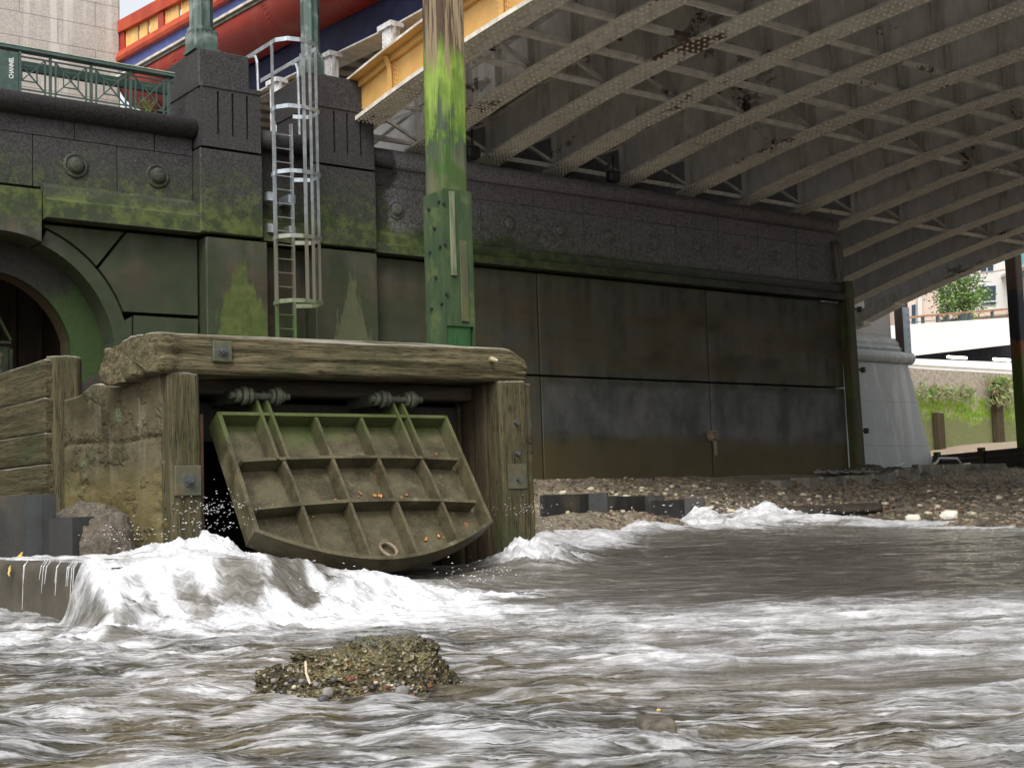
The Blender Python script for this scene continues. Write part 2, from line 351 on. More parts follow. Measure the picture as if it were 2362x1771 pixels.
# pillars
def pillar(x0, x1, cx0, cx1, slots, ztop, lx0, lx1, side=23.6):
    m = MB(); y0, ys = 22.08, 22.16
    # slotted front above z 6.57 built of strips, so that the slots are real recesses
    xs = [x0]; 
    for s_ in slots: xs += [s_ - .022, s_ + .022]
    xs.append(x1)
    m.box(x0 + .02, x1 - .02, ys, side, 6.60, 7.72)
    for i in range(0, len(xs), 2):
        a, c_ = xs[i], xs[i + 1]; m.box(a + (.03 if i == 0 else 0), c_ - (.03 if i == len(xs) - 2 else 0), y0, ys - .001, 6.84, 7.64)
    m.box(x0 + .03, x1 - .03, y0, ys - .001, 6.60, 6.839); m.box(x0 + .03, x1 - .03, y0, ys - .001, 7.641, 7.72)
    m.cbox(x0, x1, y0 + .01, side, 5.02, 6.56, .02)
    m.cbox(lx0, lx1, y0 + .06, side, -1.3, 4.955, .02)
    p = m.build("pillar", M_WALL, wall)
    c_ = MB(); 
    c_.prism([(x0, y0 + .03), (x0 + .06, y0 - .02), (x1 - .02, y0 - .02), (x1, y0 + .0), (x1, side), (x0, side)], 7.70, 7.78, 'z')
    c_.cbox(cx0, cx1, 22.28, side + .25, 7.76, ztop, .025)
    c_.build("pillar_cap", M_WALL, p)
    return p
pillar(10.12, 11.36, 10.2, 11.22, (10.48, 10.77, 11.06), 8.48, 10.24, 11.46)
pillar(12.44, 13.82, 12.5, 13.66, (12.90, 13.19, 13.49), 8.42, 12.46, 13.84)
# barrel and inner orifice of the arch, tunnel behind
def arch_in():
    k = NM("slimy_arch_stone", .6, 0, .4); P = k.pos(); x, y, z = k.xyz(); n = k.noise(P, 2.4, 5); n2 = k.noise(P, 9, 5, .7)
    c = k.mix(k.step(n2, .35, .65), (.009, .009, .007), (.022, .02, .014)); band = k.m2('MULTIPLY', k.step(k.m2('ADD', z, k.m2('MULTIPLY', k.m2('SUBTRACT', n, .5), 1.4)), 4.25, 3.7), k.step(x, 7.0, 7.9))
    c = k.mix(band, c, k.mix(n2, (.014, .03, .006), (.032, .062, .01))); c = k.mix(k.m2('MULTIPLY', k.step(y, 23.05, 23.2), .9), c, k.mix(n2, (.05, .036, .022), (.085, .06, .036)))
    return k.out(c, k.bump(n2, .6, .02))
M_ARCH_IN = arch_in()
M_BROWN = simple("brown_silted_stone", (.05, .036, .02), (.028, .02, .012), 2.5, .85, stretch=(3, 3, .5), bump=.4, bscale=12)
t = MB()
inner = arc(1.5, 14, 166, 24); outer = arc(2.6, 14, 166, 24)
poly_in = [(ac[0] + 1.5, -1.3)] + inner + [(ac[0] - 1.5, -1.3)]; poly_out = [(ac[0] + 2.6, -1.3)] + outer + [(ac[0] - 2.6, -1.3)]
n_ = len(poly_in); 
vs = [(p[0], 23.001, p[1]) for p in poly_out] + [(p[0], 23.001, p[1]) for p in poly_in] + [(p[0], 23.5, p[1]) for p in poly_in] + [(p[0], 23.5, p[1]) for p in poly_out]
fs = []
for i in range(n_ - 1):
    fs.append((i, i + 1, n_ + i + 1, n_ + i)); fs.append((n_ + i, n_ + i + 1, 2 * n_ + i + 1, 2 * n_ + i)); fs.append((2 * n_ + i, 2 * n_ + i + 1, 3 * n_ + i + 1, 3 * n_ + i))
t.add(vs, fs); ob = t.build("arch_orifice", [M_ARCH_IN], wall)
t = MB(); t.box(4.5, 4.6, 23.5, 26, -1.3, 4.8); t.box(8.6, 8.72, 23.5, 26, -1.3, 4.8); t.box(4.6, 8.6, 25.9, 26, -1.3, 4.8); t.box(4.6, 8.6, 23.5, 25.9, 4.6, 4.8)
for i in range(8): t.box(4.7 + i * .48, 5.15 + i * .48, 25.78, 25.88, -1.3, 4.6)
t.build("tunnel_lining", M_BROWN, wall)
M_GREEN_IRON = simple("green_slimed_iron", (.028, .05, .022), (.06, .085, .03), 4, .6, bump=.3, bscale=30, c3=(.03, .03, .022))
g_ = MB()
gy = 24.4
for xx in (6.2, 7.14, 7.5): g_.box(xx - .03, xx + .03, gy, gy + .1, 1.2, 4.1 if xx < 7 else 3.05)
for zz in (3.16, 2.42, 1.7): g_.box(6.2, 7.5, gy - .01, gy + .09, zz - .025, zz + .025)
g_.beam((7.14, gy + .03, 3.9), (7.5, gy + .03, 3.2), .05, .05); g_.box(6.2, 7.5, gy + .08, gy + .1, 1.2, 3.1)
fg = g_.build("flap_gate", M_GREEN_IRON, wall)
MB().add([(7.2 + .17 * math.cos(a) * (1.15 if math.sin(a) > 0 else .85), gy + .06 - .03 * (i % 2), 2.85 + .2 * math.sin(a)) for i, a in enumerate([k * math.pi / 7 for k in range(14)])] + [(7.2, gy, 2.85)],
         [(k, (k + 1) % 14, 14) for k in range(14)]).build("caked_silt", simple("pale_silt", (.16, .14, .09), (.22, .2, .14), 9, .9), fg)
# pale corner post at the far end and timber strip
M_PALE = simple("pale_weathered_concrete", (.15, .135, .11), (.06, .055, .045), 5, .85, stretch=(2, 2, .4), bump=.4)
cp = MB().prism([(22.3, 5.46), (22.24, 6.0), (22.3, 6.45), (22.5, 6.74), (22.7, 6.74), (22.7, 5.46)], 27.98, 28.3, 'x'); cp.build("corner_block", M_PALE, wall)

M_TIMBER_GREEN = simple("green_slimy_timber", (.022, .035, .008), (.06, .035, .012), 3, .7, stretch=(3, 3, .5), bump=.5, bscale=20, c3=(.035, .07, .008))
ts = empty("fender_timber", (28.35, 22.2, .5), "dark green fender timber bolted upright to the far corner of the river wall", "timber post")
m = MB(); rough_beam(m, (28.42, 22.25, -.2), (28.36, 22.3, 5.5), .3, .34, .02, .12, 4, 3, up=(0, 1, 0), rnd=.05); m.build("timber", M_TIMBER_GREEN, ts)
for zz in (1.55, 3.15, 4.75): MB().box(28.5, 28.78, 22.15, 22.2, zz, zz + .06).box(28.7, 28.78, 22.12, 22.23, zz - .04, zz + .1).build("bracket", simple("black_iron", (.02, .018, .016), (.035, .03, .025), 6, .6), ts)

# small things fixed to the wall
mb_ = MB(); m = MB(); m.cbox(23.02, 23.22, 22.18, 22.4, 1.3, 1.56, .04).tube([(23.12, 22.24, 1.3), (23.12, 22.2, 1.1), (23.14, 22.24, .98)], .05, 8)
for zz in (1.36, 1.44, 1.51): m.box(23.0, 23.24, 22.16, 22.2, zz, zz + .02)
o = m.build("mooring_block", simple("bleached_wood", (.2, .16, .1), (.09, .075, .05), 18, .85)); tag(o, "small bleached wooden block hung on the joint between two lower panels of the dark wall", "mooring block")

# ------------------------------------------------------------------ railing
M_RAIL = simple("green_painted_iron", (.045, .085, .07), (.03, .06, .05), 12, .45, bump=.15, c3=(.06, .1, .085))
M_CAPTOP = simple("lit_rail_top", (.5, .52, .4), (.35, .4, .3), 12, .5)  # pale strip over the green rail, light on its top painted in
rail = empty("river_railing", (8, 22.6, 7.1), "green iron railing with crossed lattice bays on top of the wall", "railing")
y_ = 22.62
m = MB(); m.box(-8, 9.86, y_ - .09, y_ + .1, 7.93, 7.965); m.box(-8, 9.86, y_ - .06, y_ + .06, 7.965, 8.0).build("handrail", M_RAIL, rail)
MB().box(-8, 9.86, y_ - .07, y_ + .07, 8.001, 8.012).build("handrail_top", M_CAPTOP, rail)
m = MB(); m.box(-8, 9.86, y_ - .012, y_ + .012, 7.83, 7.855); m.box(-8, 9.86, y_ - .012, y_ + .012, 7.265, 7.29); m.box(-8, 9.86, y_ + .25, y_ + .36, 7.70, 7.86).build("rails", M_RAIL, rail)
posts = [8.33 + .715 * i for i in range(-16, 3)]
for i, px_ in enumerate(posts):
    MB().box(px_ - .022, px_ + .022, y_ - .022, y_ + .022, 7.0, 7.93).build("post", M_RAIL, rail)
    m = MB(); a, c_ = px_ - .715 + .09, px_ - .09; z0, z1 = 7.28, 7.84; w = .022
    for xx in (a, c_): m.box(xx - .014, xx + .014, y_ - .014, y_ + .014, 7.0, 7.84)
    ix0, ix1 = a + (c_ - a) * .26, c_ - (c_ - a) * .26; iz0, iz1 = z0 + (z1 - z0) * .26, z1 - (z1 - z0) * .26
    m.beam((a, y_, z0), (c_, y_, z1), w, w, (0, 1, 0)).beam((a, y_ + .012, z1), (c_, y_ + .012, z0), w, w, (0, 1, 0))
    for p, q in (((ix0, iz0), (ix0, iz1)), ((ix1, iz0), (ix1, iz1)), ((ix0, iz0), (ix1, iz0)), ((ix0, iz1), (ix1, iz1))): m.beam((p[0], y_, p[1]), (q[0], y_, q[1]), .02, .02, (0, 1, 0))
    if px_ > 7.4 or px_ < 6.2: m.build("lattice_panel", M_RAIL, rail)
sign = empty("channel_sign", (6.75, 22.56, 7.1), "green plate with the word CHANNEL reading upwards, fixed at the left end of the railing", "sign")
MB().cbox(6.35, 7.06, y_ - .075, y_ - .03, 7.1, 7.87, .01).box(7.06, 7.1, y_ - .08, y_ - .02, 7.05, 7.9).build("sign_plate", M_RAIL, sign)
M_WHITE = simple("white_paint", (.75, .76, .72), (.6, .62, .6), 20, .5)
def letters(txt, size, loc, rot, parent, name="lettering", mat=None, ext=.003):
    cu = bpy.data.curves.new(name, 'FONT'); cu.body = txt; cu.size = size; cu.extrude = ext; cu.align_x = 'LEFT'; cu.offset = .002
    o = bpy.data.objects.new(name, cu); dg = bpy.context.evaluated_depsgraph_get(); COL.objects.link(o)
    dg.update(); me = bpy.data.meshes.new_from_object(o.evaluated_get(dg)); COL.objects.unlink(o); bpy.data.objects.remove(o)
    w = max(v.co.x for v in me.vertices); me.materials.clear(); me.materials.append(mat or M_WHITE)
    q = bpy.data.objects.new(name, me); COL.objects.link(q); q.parent = parent; q.location = Vector(loc) - parent_base(parent); q.rotation_euler = rot; return q, w
# letters read upwards on the face turned to the river
q, w = letters("CHANNEL", .105, (6.965, y_ - .081, 7.40), Euler((math.radians(90), 0, 0)), sign)
q.rotation_euler = Matrix(((0, -1, 0), (0, 0, -1), (1, 0, 0))).to_euler(); q.scale = (.37 / w, 1, 1)

# weeds growing at the foot of the railing
def weed(x, y, z, n, h, seed, label):
    R = random.Random(seed); m = MB()
    for i in range(n):
        a = R.uniform(0, 6.28); t_ = R.uniform(.2, 1) * h; bx, by = x + math.cos(a) * t_ * .5, y + math.sin(a) * t_ * .25
        m.tube([(x, y, z), ((x + bx) / 2, (y + by) / 2, z + t_ * .6), (bx, by, z + t_)], .004, 4)
        for k in range(5):
            c = Vector((bx, by, z + t_)) + Vector((R.uniform(-.06, .06), R.uniform(-.05, .05), R.uniform(-.12, .04))); d = Vector((R.uniform(-1, 1), R.uniform(-1, 1), R.uniform(-.4, .5))).normalized() * R.uniform(.03, .055); e = d.cross(Vector((0, 0, 1))).normalized() * .018
            m.add([c, c + d * .5 + e, c + d, c + d * .5 - e], [(0, 1, 2, 3)])
    o = m.build("weed", simple("weed_leaf", (.12, .22, .03), (.2, .3, .06), 20, .6)); return tag(o, label, "plant")
weed(9.05, 22.45, 7.08, 9, .2, 3, "low sprawl of yellow-green weeds on the coping under the third lattice bay"); weed(9.32, 22.5, 7.1, 14, .36, 5, "taller leafy weed growing through the last lattice bay beside the first pillar")

# green columns on the pillars
def column(x, y, zb, w, label, ztop_=12.8):
    o = empty("green_column", (x, y, zb), label, "column", "green iron columns standing on the pillars")
    m = MB().cbox(x - w / 2, x + w / 2, y - w / 2, y + w / 2, zb, zb + .42, .02).box(x - w / 2 - .02, x + w / 2 + .02, y - w / 2 - .02, y + w / 2 + .02, zb, zb + .05); base = m.build("base", M_COLG, o)
    m = MB()
    for k in range(5):
        for s_ in (-1, 1):
            m.dome((x - w / 2 + w * (k + .5) / 5, y - w / 2 - .012, zb + .36), .013, (0, -1, 0)); m.dome((x - w / 2 - .012, y - w / 2 + w * (k + .5) / 5, zb + .36), .013, (-1, 0, 0))
    m.build("riveting", simple("dark_rivet", (.01, .015, .012), (.02, .025, .02), 9, .6), base)
    n = 16; pr = [(x + math.cos(2 * math.pi * k / n) * w * (.47 if k % 2 else .41), y + math.sin(2 * math.pi * k / n) * w * (.47 if k % 2 else .41)) for k in range(n)]
    MB().prism(pr, zb + .42, ztop_, 'z').build("shaft", M_COLG, o)
    MB().prism([(x + math.cos(math.pi / 4 * (k + .5)) * w * .56, y + math.sin(math.pi / 4 * (k + .5)) * w * .56) for k in range(8)], zb + .40, zb + .47, 'z').build("collar", M_COLG, o)
M_COLG = simple("streaked_green_paint", (.06, .105, .085), (.03, .055, .048), 3, .5, stretch=(6, 6, .5), bump=.2, c3=(.2, .24, .22), s3=2.2)
column(10.42, 22.62, 8.48, .46, "left green riveted column on the slotted pillar next to the railing end")
column(12.72, 22.62, 8.42, .40, "right green riveted column on the slotted pillar behind the caged ladder", 10.15)

# ------------------------------------------------------------------ caged ladder
def galv():
    k = NM("galvanised_steel", .42, .75, .5); P = k.pos(); x, y, z = k.xyz()
    c = k.mix(k.step(k.noise(P, 6, 4), .35, .65), (.45, .5, .54), (.3, .34, .36))
    c = k.mix(k.step(k.m2('ADD', z, k.m2('MULTIPLY', k.noise(P, 3, 3), .8)), 5.9, 5.2), c, (.27, .26, .2))
    gr = k.step(k.m2('ADD', z, k.m2('MULTIPLY', k.noise(P, 5, 3), .6)), 4.35, 3.85)
    c = k.mix(gr, c, k.mix(k.noise(P, 9, 3), (.05, .1, .03), (.1, .15, .06))); k._s(k.b.inputs["Metallic"], k.m2('MULTIPLY', k.m2('SUBTRACT', 1.0, gr), .7))
    return k.out(c, None, .45)
M_GALV = galv()
lad = empty("caged_ladder", (11.8, 22.1, 3), "galvanised steel ladder with safety cage fixed in the recess between the two pillars", "ladder")
MB().box(11.58, 11.62, 22.04, 22.12, 2.2, 7.25).build("stringer", M_GALV, lad); MB().box(11.94, 11.98, 22.04, 22.12, 2.2, 7.25).build("stringer", M_GALV, lad)
i = 0
zz = 2.3
while zz < 7.15:
    MB().tube([(11.6, 22.08, zz), (11.96, 22.08, zz)], .013, 8).build("rung", M_GALV, lad); zz += .262
def hoop(z, low=False):
    P_ = [(11.6, 22.02), (11.44, 21.9), (11.42, 21.62), (11.56, 21.42), (11.78, 21.36), (12.02, 21.38), (12.24, 21.5), (12.28, 21.66), (12.24, 21.9), (11.97, 22.02)]
    m = MB()
    for p, q in zip(P_[:-1], P_[1:]): m.beam((*p, z), (*q, z), .012, .075)
    return m.build("cage_hoop", M_GALV, lad)
for z in (7.38, 6.17, 4.97, 3.78): hoop(z)
for (x, y) in ((11.42, 21.75), (11.86, 21.372), (12.0, 21.38), (12.262, 21.62)):
    zt = 8.62; MB().beam((x, y + .012, 3.74), (x, y + .012, zt), .055 if x != 11.86 else .07, .014, (0, 1, 0)).build("cage_strap", M_GALV, lad)
m = MB(); P_ = [(11.42, 23.9), (11.42, 21.62), (11.56, 21.42), (11.78, 21.36), (12.02, 21.38), (12.24, 21.5), (12.28, 21.66), (12.28, 23.9)]
for p, q in zip(P_[:-1], P_[1:]): m.beam((*p, 8.64), (*q, 8.64), .014, .08)
m.build("guard_loop", M_GALV, lad)
for x in (11.42, 12.28):
    MB().tube([(x, 22.6, 8.6), (x, 22.42, 8.56), (x, 22.36, 8.44), (x, 22.34, 7.9), (x, 22.33, 7.15)], .028, 8).build("guard_post", M_GALV, lad)
for z in (5.75, 5.15):
    for x in (11.56, 11.99): MB().box(x - .09, x + .06, 22.12, 22.5, z, z + .16).build("wall_bracket", M_GALV, lad)

# ------------------------------------------------------------------ steel arch bridge
def rz(y):
    """underside height of an arch rib"""
    a = 7.85 - .118 * (y - 20) - .009 * (y - 20) ** 2
    if y < 16.0: a = 7.85 + .472 - .144 + (16.0 - y) * .046 - .0008 * (16 - y) ** 2
    return a
def bridge_paint(name, c1, c2, rust=.5):
    k = NM(name, .62, 0, .3); P = k.pos(); n = k.noise(P, 1.4, 5); n2 = k.noise(k.vm(P, (1, 1, .4)), 5, 5)
    c = k.mix(k.step(n2, .35, .68), c1, c2)
    r = k.m2('MULTIPLY', k.step(k.noise(k.vm(P, (1, .5, 1)), .8, 7, .75), .585, .63), rust)
    c = k.mix(r, c, k.mix(k.noise(P, 12, 4), (.09, .028, .012), (.03, .014, .008)))
    return k.out(c, k.bump(k.noise(P, 30, 4), .25, .006))
M_STEEL = bridge_paint("weathered_cream_bridge_paint", (.72, .70, .65), (.54, .525, .48), .9)
M_WEB = bridge_paint("grey_web_paint", (.80, .80, .79), (.66, .66, .64), .6)
M_YEL = simple("ochre_yellow_paint", (.62, .37, .12), (.54, .31, .09), 2.5, .5, bump=.15, c3=(.5, .29, .1), s3=1.2)
M_CREAM = simple("cream_paint", (.72, .69, .6), (.5, .46, .38), 4, .55, bump=.2, c3=(.42, .38, .3), s3=1.3)
M_RED = simple("faded_red_paint", (.42, .035, .018), (.30, .022, .018), 1.5, .42, bump=.12, stretch=(1, .3, 1), c3=(.36, .06, .035))
M_REDO = simple("orange_red_paint", (.50, .07, .02), (.38, .04, .015), 2.0, .45, bump=.12)
M_BLUE = simple("pale_blue_paint", (.09, .13, .38), (.06, .09, .28), 2, .5, bump=.12)
M_NAVY = simple("navy_blue_paint", (.010, .014, .05), (.007, .009, .03), 1.4, .6, bump=.12, c3=(.014, .018, .055), spec=.25)
M_DARKSTEEL = bridge_paint("dark_riveted_plate", (.05, .042, .035), (.09, .075, .06), .8)
M_RIVW = simple("lit_rivet_heads", (.85, .79, .68), (.7, .64, .52), 9, .45)  # paler than the plates, the light on the rivet tops is painted in
RX = [13.683, 15.475, 17.301, 19.141, 21.187, 23.331, 25.358, 27.486, 29.667, 31.816, 33.97, 36.12, 38.27]
Y0, Y1 = -22.0, 29.3
bridge = empty("arch_bridge", (25, 10, 8), "steel road bridge on many riveted arch ribs, painted red, blue and yellow along its edge", "bridge")
ys = [Y0 + (16 - Y0) * i / 16 for i in range(16)] + [16 + (Y1 - 16) * i / 34 for i in range(35)]
FW, TW, DP = .30, .016, .92
def sweep(mb, prof, ys, zf, x0=0.0):
    """prof: closed outline (dx, dz) carried along y with height zf(y)"""
    n = len(prof); vs = [(x0 + a, y, zf(y) + c) for y in ys for a, c in prof]
    fs = [(i * n + k, i * n + (k + 1) % n, (i + 1) * n + (k + 1) % n, (i + 1) * n + k) for i in range(len(ys) - 1) for k in range(n)]
    fs += [tuple(range(n - 1, -1, -1)), tuple((len(ys) - 1) * n + k for k in range(n))]
    mb.add(vs, fs); return mb
rect = lambda x0, x1, z0, z1: [(x0, z0), (x1, z0), (x1, z1), (x0, z1)]
FRAMES = [22.85, 19.02, 15.4, 11.6, 7.8, 4.0, .2, -3.6, -7.4]
MIDS = [21.0, 17.76, 16.55]
def make_rib(x, outer=False):
    webm = M_YEL if outer else M_WEB; topm = M_CREAM if outer else M_STEEL
    m = MB(); sweep(m, rect(-TW, TW, .03, DP - .03), ys, rz, x)
    if not outer:
        pass
    
    if not outer:
        vs = [(x + a, y, z) for y in ys for a, z in ((-TW, rz(y) + DP - .001), (TW, rz(y) + DP - .001), (TW, 9.3), (-TW, 9.3))]; n = 4; L_ = len(ys)
        m.add(vs, [(i * n + k, i * n + (k + 1) % n, (i + 1) * n + (k + 1) % n, (i + 1) * n + k) for i in range(L_ - 1) for k in range(n)])
    w = m.build("arch_rib", webm, bridge)
    m = MB(); sweep(m, rect(-FW, FW, 0, .03), ys, rz, x)
    ysb = [y for y in ys if y >= 20.4] ; sweep(m, rect(-FW + .004, FW - .004, -.022, -.001), ysb, rz, x)
    fl = m.build("bottom_flange", topm if False else M_STEEL, w)
    m = MB(); sweep(m, rect(-FW, FW, DP - .03, DP) if outer else rect(-.1, .1, DP - .03, DP), ys, rz, x)
    sweep(m, rect(-.10, -TW - .001, DP - .16, DP - .031), ys, rz, x) if outer else None
    tf = m.build("top_flange", M_YEL if outer else M_STEEL, w)
    if outer:
        m = MB(); sweep(m, rect(-FW - .012, -FW - .001, -.03, .05), ys, rz, x); sweep(m, rect(-FW - .012, -FW - .001, DP - .035, DP + .015), ys, rz, x)
        m.build("white_edge", M_CREAM, w)
        m = MB(); sweep(m, rect(TW + .001, TW + .012, .031, DP - .031), ys, rz, x); m.build("inner_face", M_WEB, w)
    # rivets under the flange
    m = MB(); y = 12.6
    while y < 27.5:
        dense = y > 20.5; rows = (-.18, -.10, -.035, .035, .10, .18) if dense else (-.165, -.06, .06, .165)
        z = rz(y) - (.024 if dense else .001); sl = (rz(y + .1) - rz(y - .1)) / .2
        for r_ in rows: m.dome((x + r_ * 1.3, y, z), .028 if dense else .03, (0, sl, -1), 1.0, 6)
        y += .11 if dense else .15
    m.build("riveting", M_RIVW if not outer else M_RIVW, fl)
    return w
def stiffener(x, y, web, outer=False, wide=True):
    """riveted plates on both sides of the web at a frame"""
    z0 = rz(y) + .031; z1 = (rz(y) + DP - .031) if outer else 9.3; m = MB()
    for s_ in (-1, 1):
        if outer and s_ < 0: continue
        a, c_ = (x + .018 * s_, x + .19 * s_)
        m.box(min(a, c_), max(a, c_), y - .01, y + .01, z0, z1); m.box(min(a, x + .03 * s_), max(a, x + .03 * s_), y - .16, y + .16, z0, z1)
    if not outer:
        for k in range(int((z1 - z0) / .085)):
            for dy in (-.115, -.05, .05, .115): m.dome((x - .031, y + dy, z0 + .05 + k * .085), .017, (-1, 0, 0))
    o = m.build("stiffener", M_STEEL, web)
    return o
ribs = []
outer = make_rib(RX[0], True); ribs.append(outer)
proto = make_rib(RX[1]); ribs.append(proto)
def add_stiff(x, web, outer):
    for y in FRAMES[:5] + MIDS + [20.05, 14.2, 13.0]: stiffener(x, y, web, outer)
add_stiff(RX[1], proto, False)
for x in RX[2:]: ribs.append(copy_tree(proto, bridge, (x - RX[1], 0, 0)))
add_stiff(RX[0], outer, True)
# curved yellow gussets and rivets on the outer face
for y in (21.15, 17.6, 14.0, 10.4):
    z0 = rz(y); m = MB(); pts = [(.2 - .2 * math.sin(t_) * 1.0, z0 + DP - .04 - (1 - math.cos(t_)) * .3) for t_ in [k * math.pi / 2 / 8 for k in range(9)]]
    pr = [(-.02, z0 + DP - .04), (-.2, z0 + DP - .04), (-.13, z0 + DP - .12), (-.085, z0 + DP - .24), (-.07, z0 + .3), (-.09, z0 + .14), (-.15, z0 + .04), (-.02, z0 + .04)]
    m.prism([(RX[0] + a, c_) for a, c_ in pr], y - .012, y + .012, 'y'); m.box(RX[0] - .03, RX[0] - .017, y - .2, y + .2, z0 + .04, z0 + DP - .05)
    cv = [(-.215, z0 + DP - .045), (-.17, z0 + DP - .08), (-.12, z0 + DP - .17), (-.095, z0 + DP - .3), (-.085, z0 + .3), (-.10, z0 + .15), (-.16, z0 + .05)]
    for p_, q_ in zip(cv[:-1], cv[1:]): m.beam((RX[0] + p_[0], y, p_[1]), (RX[0] + q_[0], y, q_[1]), .13, .018, (1, 0, 0))
    g = m.build("gusset", M_YEL, outer)
    m = MB()
    for k in range(8):
        for dy in (-.15, -.09, .09, .15): m.dome((RX[0] - .031, y + dy, z0 + .1 + k * .095 + (.04 if abs(dy) < .1 else 0)), .014, (-1, 0, 0))
    m.build("riveting", simple("brown_rivets", (.12, .06, .02), (.2, .1, .03), 8, .6), g)
# cross frames between the ribs
def cross_frames():
    for i in range(12):
        xa, xb = RX[i] + .02, RX[i + 1] - .02
        for y in (22.85, 19.02, 15.4):
            z0, z1 = rz(y) + .06, rz(y) + DP - .1
            m = MB().beam((xa, y, z0), (xb, y, z0), .075, .07).beam((xa, y - .05, z0 + .03), (xb, y - .05, z0 + .03), .02, .05)
            m.build("cross_strut", M_STEEL, bridge)
            MB().beam((xa, y, z1), (xb, y, z1), .07, .07).build("top_strut", M_STEEL, bridge)
            MB().beam((xa + .02, y - .04, z1), (xb - .02, y - .04, z0 + .03), .07, .06).build("diagonal_brace", M_STEEL, bridge) if y != 15.4 else None
            MB().beam((xa + .02, y + .04, z0 + .03), (xb - .02, y + .04, z1), .055, .06).build("counter_brace", M_STEEL, bridge) if y != 15.4 else None
        for y in (17.76, 16.55):
            z0 = rz(y) + .07; MB().beam((xa, y, z0), (xb, y, z0), .13, .10).build("spreader", M_STEEL, bridge)
            z1 = rz(y) + DP - .1; MB().beam((xa, y, z1), (xb, y, z1), .1, .1).build("upper_spreader", M_STEEL, bridge)
cross_frames()
# dark riveted diaphragm plates standing beside some ribs
def diaphragm(i, y):
    x = RX[i]; z0, z1 = rz(y) + .05, rz(y) + DP + .1; m = MB().box(x + .2, x + .52, y - .012, y + .012, z0, z1)
    d = m.build("diaphragm", M_DARKSTEEL, bridge); m = MB()
    for a in range(4):
        for k in range(11): m.dome((x + .24 + a * .08, y - .013, z0 + .05 + k * .085), .014, (0, -1, 0))
    m.build("riveting", M_RIVW, d)
for i, y in ((0, 23.4), (0, 18.6), (1, 17.2), (1, 21.6), (2, 22.3), (3, 22.2), (4, 22.1), (2, 18.3), (3, 18.3), (5, 18.4), (6, 18.5)): diaphragm(i, y)
# deck: soffit plate, floor beams, spandrel posts
M_SOFF = bridge_paint("deck_underside_paint", (.36, .35, .31), (.24, .23, .2), .4)
zf = lambda y: 9.72
m = MB().box(13.9, 39.6, Y0, 30.6, 9.62, 9.9)
m.build("deck_slab", M_SOFF, bridge)
m = MB(); y = Y0 + .4
while y < 30: m.box(13.8, 39.0, y, y + .32, 9.34, 9.619); y += .62
m.build("deck_troughs", M_SOFF, bridge)
for i, x in enumerate(RX):
    MB().box(x - .12, x + .12, Y0, 30.5, 9.16, 9.339) if i else MB().box(x + .1, x + .3, Y0, 30.5, 9.30, 9.339).build("deck_girder", M_SOFF, bridge)
    for y in FRAMES[:4] + MIDS:
        zt = rz(y) + DP
        if zt < 9.1 and i > 0: MB().box(x - .09, x + .09, y - .1, y + .1, zt - .02, 9.18).build("spandrel_post", M_STEEL, bridge)
zl = lambda z0_, kk: (lambda y: z0_ + kk * (max(y, 21.0) - 32.6))
for y in (25.6, 23.3, 21.0, 18.8, 16.7, 14.5):   # bright posts along the outer edge
    x = RX[0] - .12; zt = rz(y) + DP
    if zt > 9.2: continue
    m = MB(); h = zl(10.35, .04)(y) - .735 - zt 
    m.cbox(x - .12, x + .1, y - .15, y + .15, zt - .01, zt + h - .08, .008); m.box(x - .17, x + .13, y - .24, y + .24, zt + h - .1, zt + h)
    m.prism([(y - .15, zt + h * .35), (y - .23, zt + h - .1), (y + .23, zt + h - .1), (y + .15, zt + h * .35)], x - .08, x - .02, 'x')
    p = m.build("white_post", simple("white_bridge_paint", (.78, .78, .78), (.62, .62, .62), 7, .5, c3=(.45, .42, .4), s3=4), bridge)
    m = MB()
    for k in range(5):
        for dy in (-.1, .1): m.dome((x - .121, y + dy, zt + .05 + k * h * .17), .011, (-1, 0, 0))
    m.build("riveting", MATS["brown_rivets"], p)
# painted edge of the deck, one sweep per coloured member
yd = [Y0, 10, 20.9] + [21 + i * (32.6 - 21) / 10 for i in range(11)]
def zl(z0_, kk): return lambda y: z0_ + kk * (max(y, 21.0) - 32.6)
def edge(name, prof, z0_, kk, mat, smooth=False, yy=None):
    m = MB(); sweep(m, [(a, c_) for a, c_ in prof], yy or yd, zl(z0_, kk)); o = m.build(name, mat, bridge)
    if smooth:
        for p in o.data.polygons: p.use_smooth = len(p.vertices) == 4
    return o
edge("parapet_rail", rect(12.68, 13.04, -.31, 0.0), 12.66, .10, M_REDO)
edge("parapet_plinth", [(12.62, -.13), (12.70, 0.06), (13.02, .06), (13.02, -.21), (12.65, -.21)], 11.80, .07, M_REDO)
edge("blue_band", rect(12.77, 12.98, -.63, -.02), 11.61, .065, M_BLUE)
edge("white_cornice", [(12.62, .0), (12.62, .058), (12.92, .105), (12.92, .0)], 11.15, .058, M_CREAM)
edge("dull_moulding", rect(12.68, 12.92, -.073, -.02), 11.15, .058, simple("dull_moulding", (.25, .24, .2), (.12, .12, .09), 7, .6))
th = [i * math.pi / 2 / 12 for i in range(13)]
cove = [(13.70 - .98 * math.cos(t_), -.063 - .65 * math.sin(t_)) for t_ in th] + [(13.86, -.714), (13.86, 0.0), (12.73, 0.0)]
edge("red_cove", cove, 11.08, .05, M_RED, True)
edge("cream_strip", rect(13.58, 13.86, -.294, .042), 10.64, .045, M_CREAM)
edge("navy_girder", rect(13.65, 13.75, -.69, 0.01), 10.35, .04, M_NAVY)
edge("navy_lip", rect(13.58, 13.649, -.05, 0.0), 10.345, .04, M_NAVY)
edge("girder_soffit", rect(13.64, 14.2, -.73, -.695), 10.35, .04, M_STEEL)
m = MB()
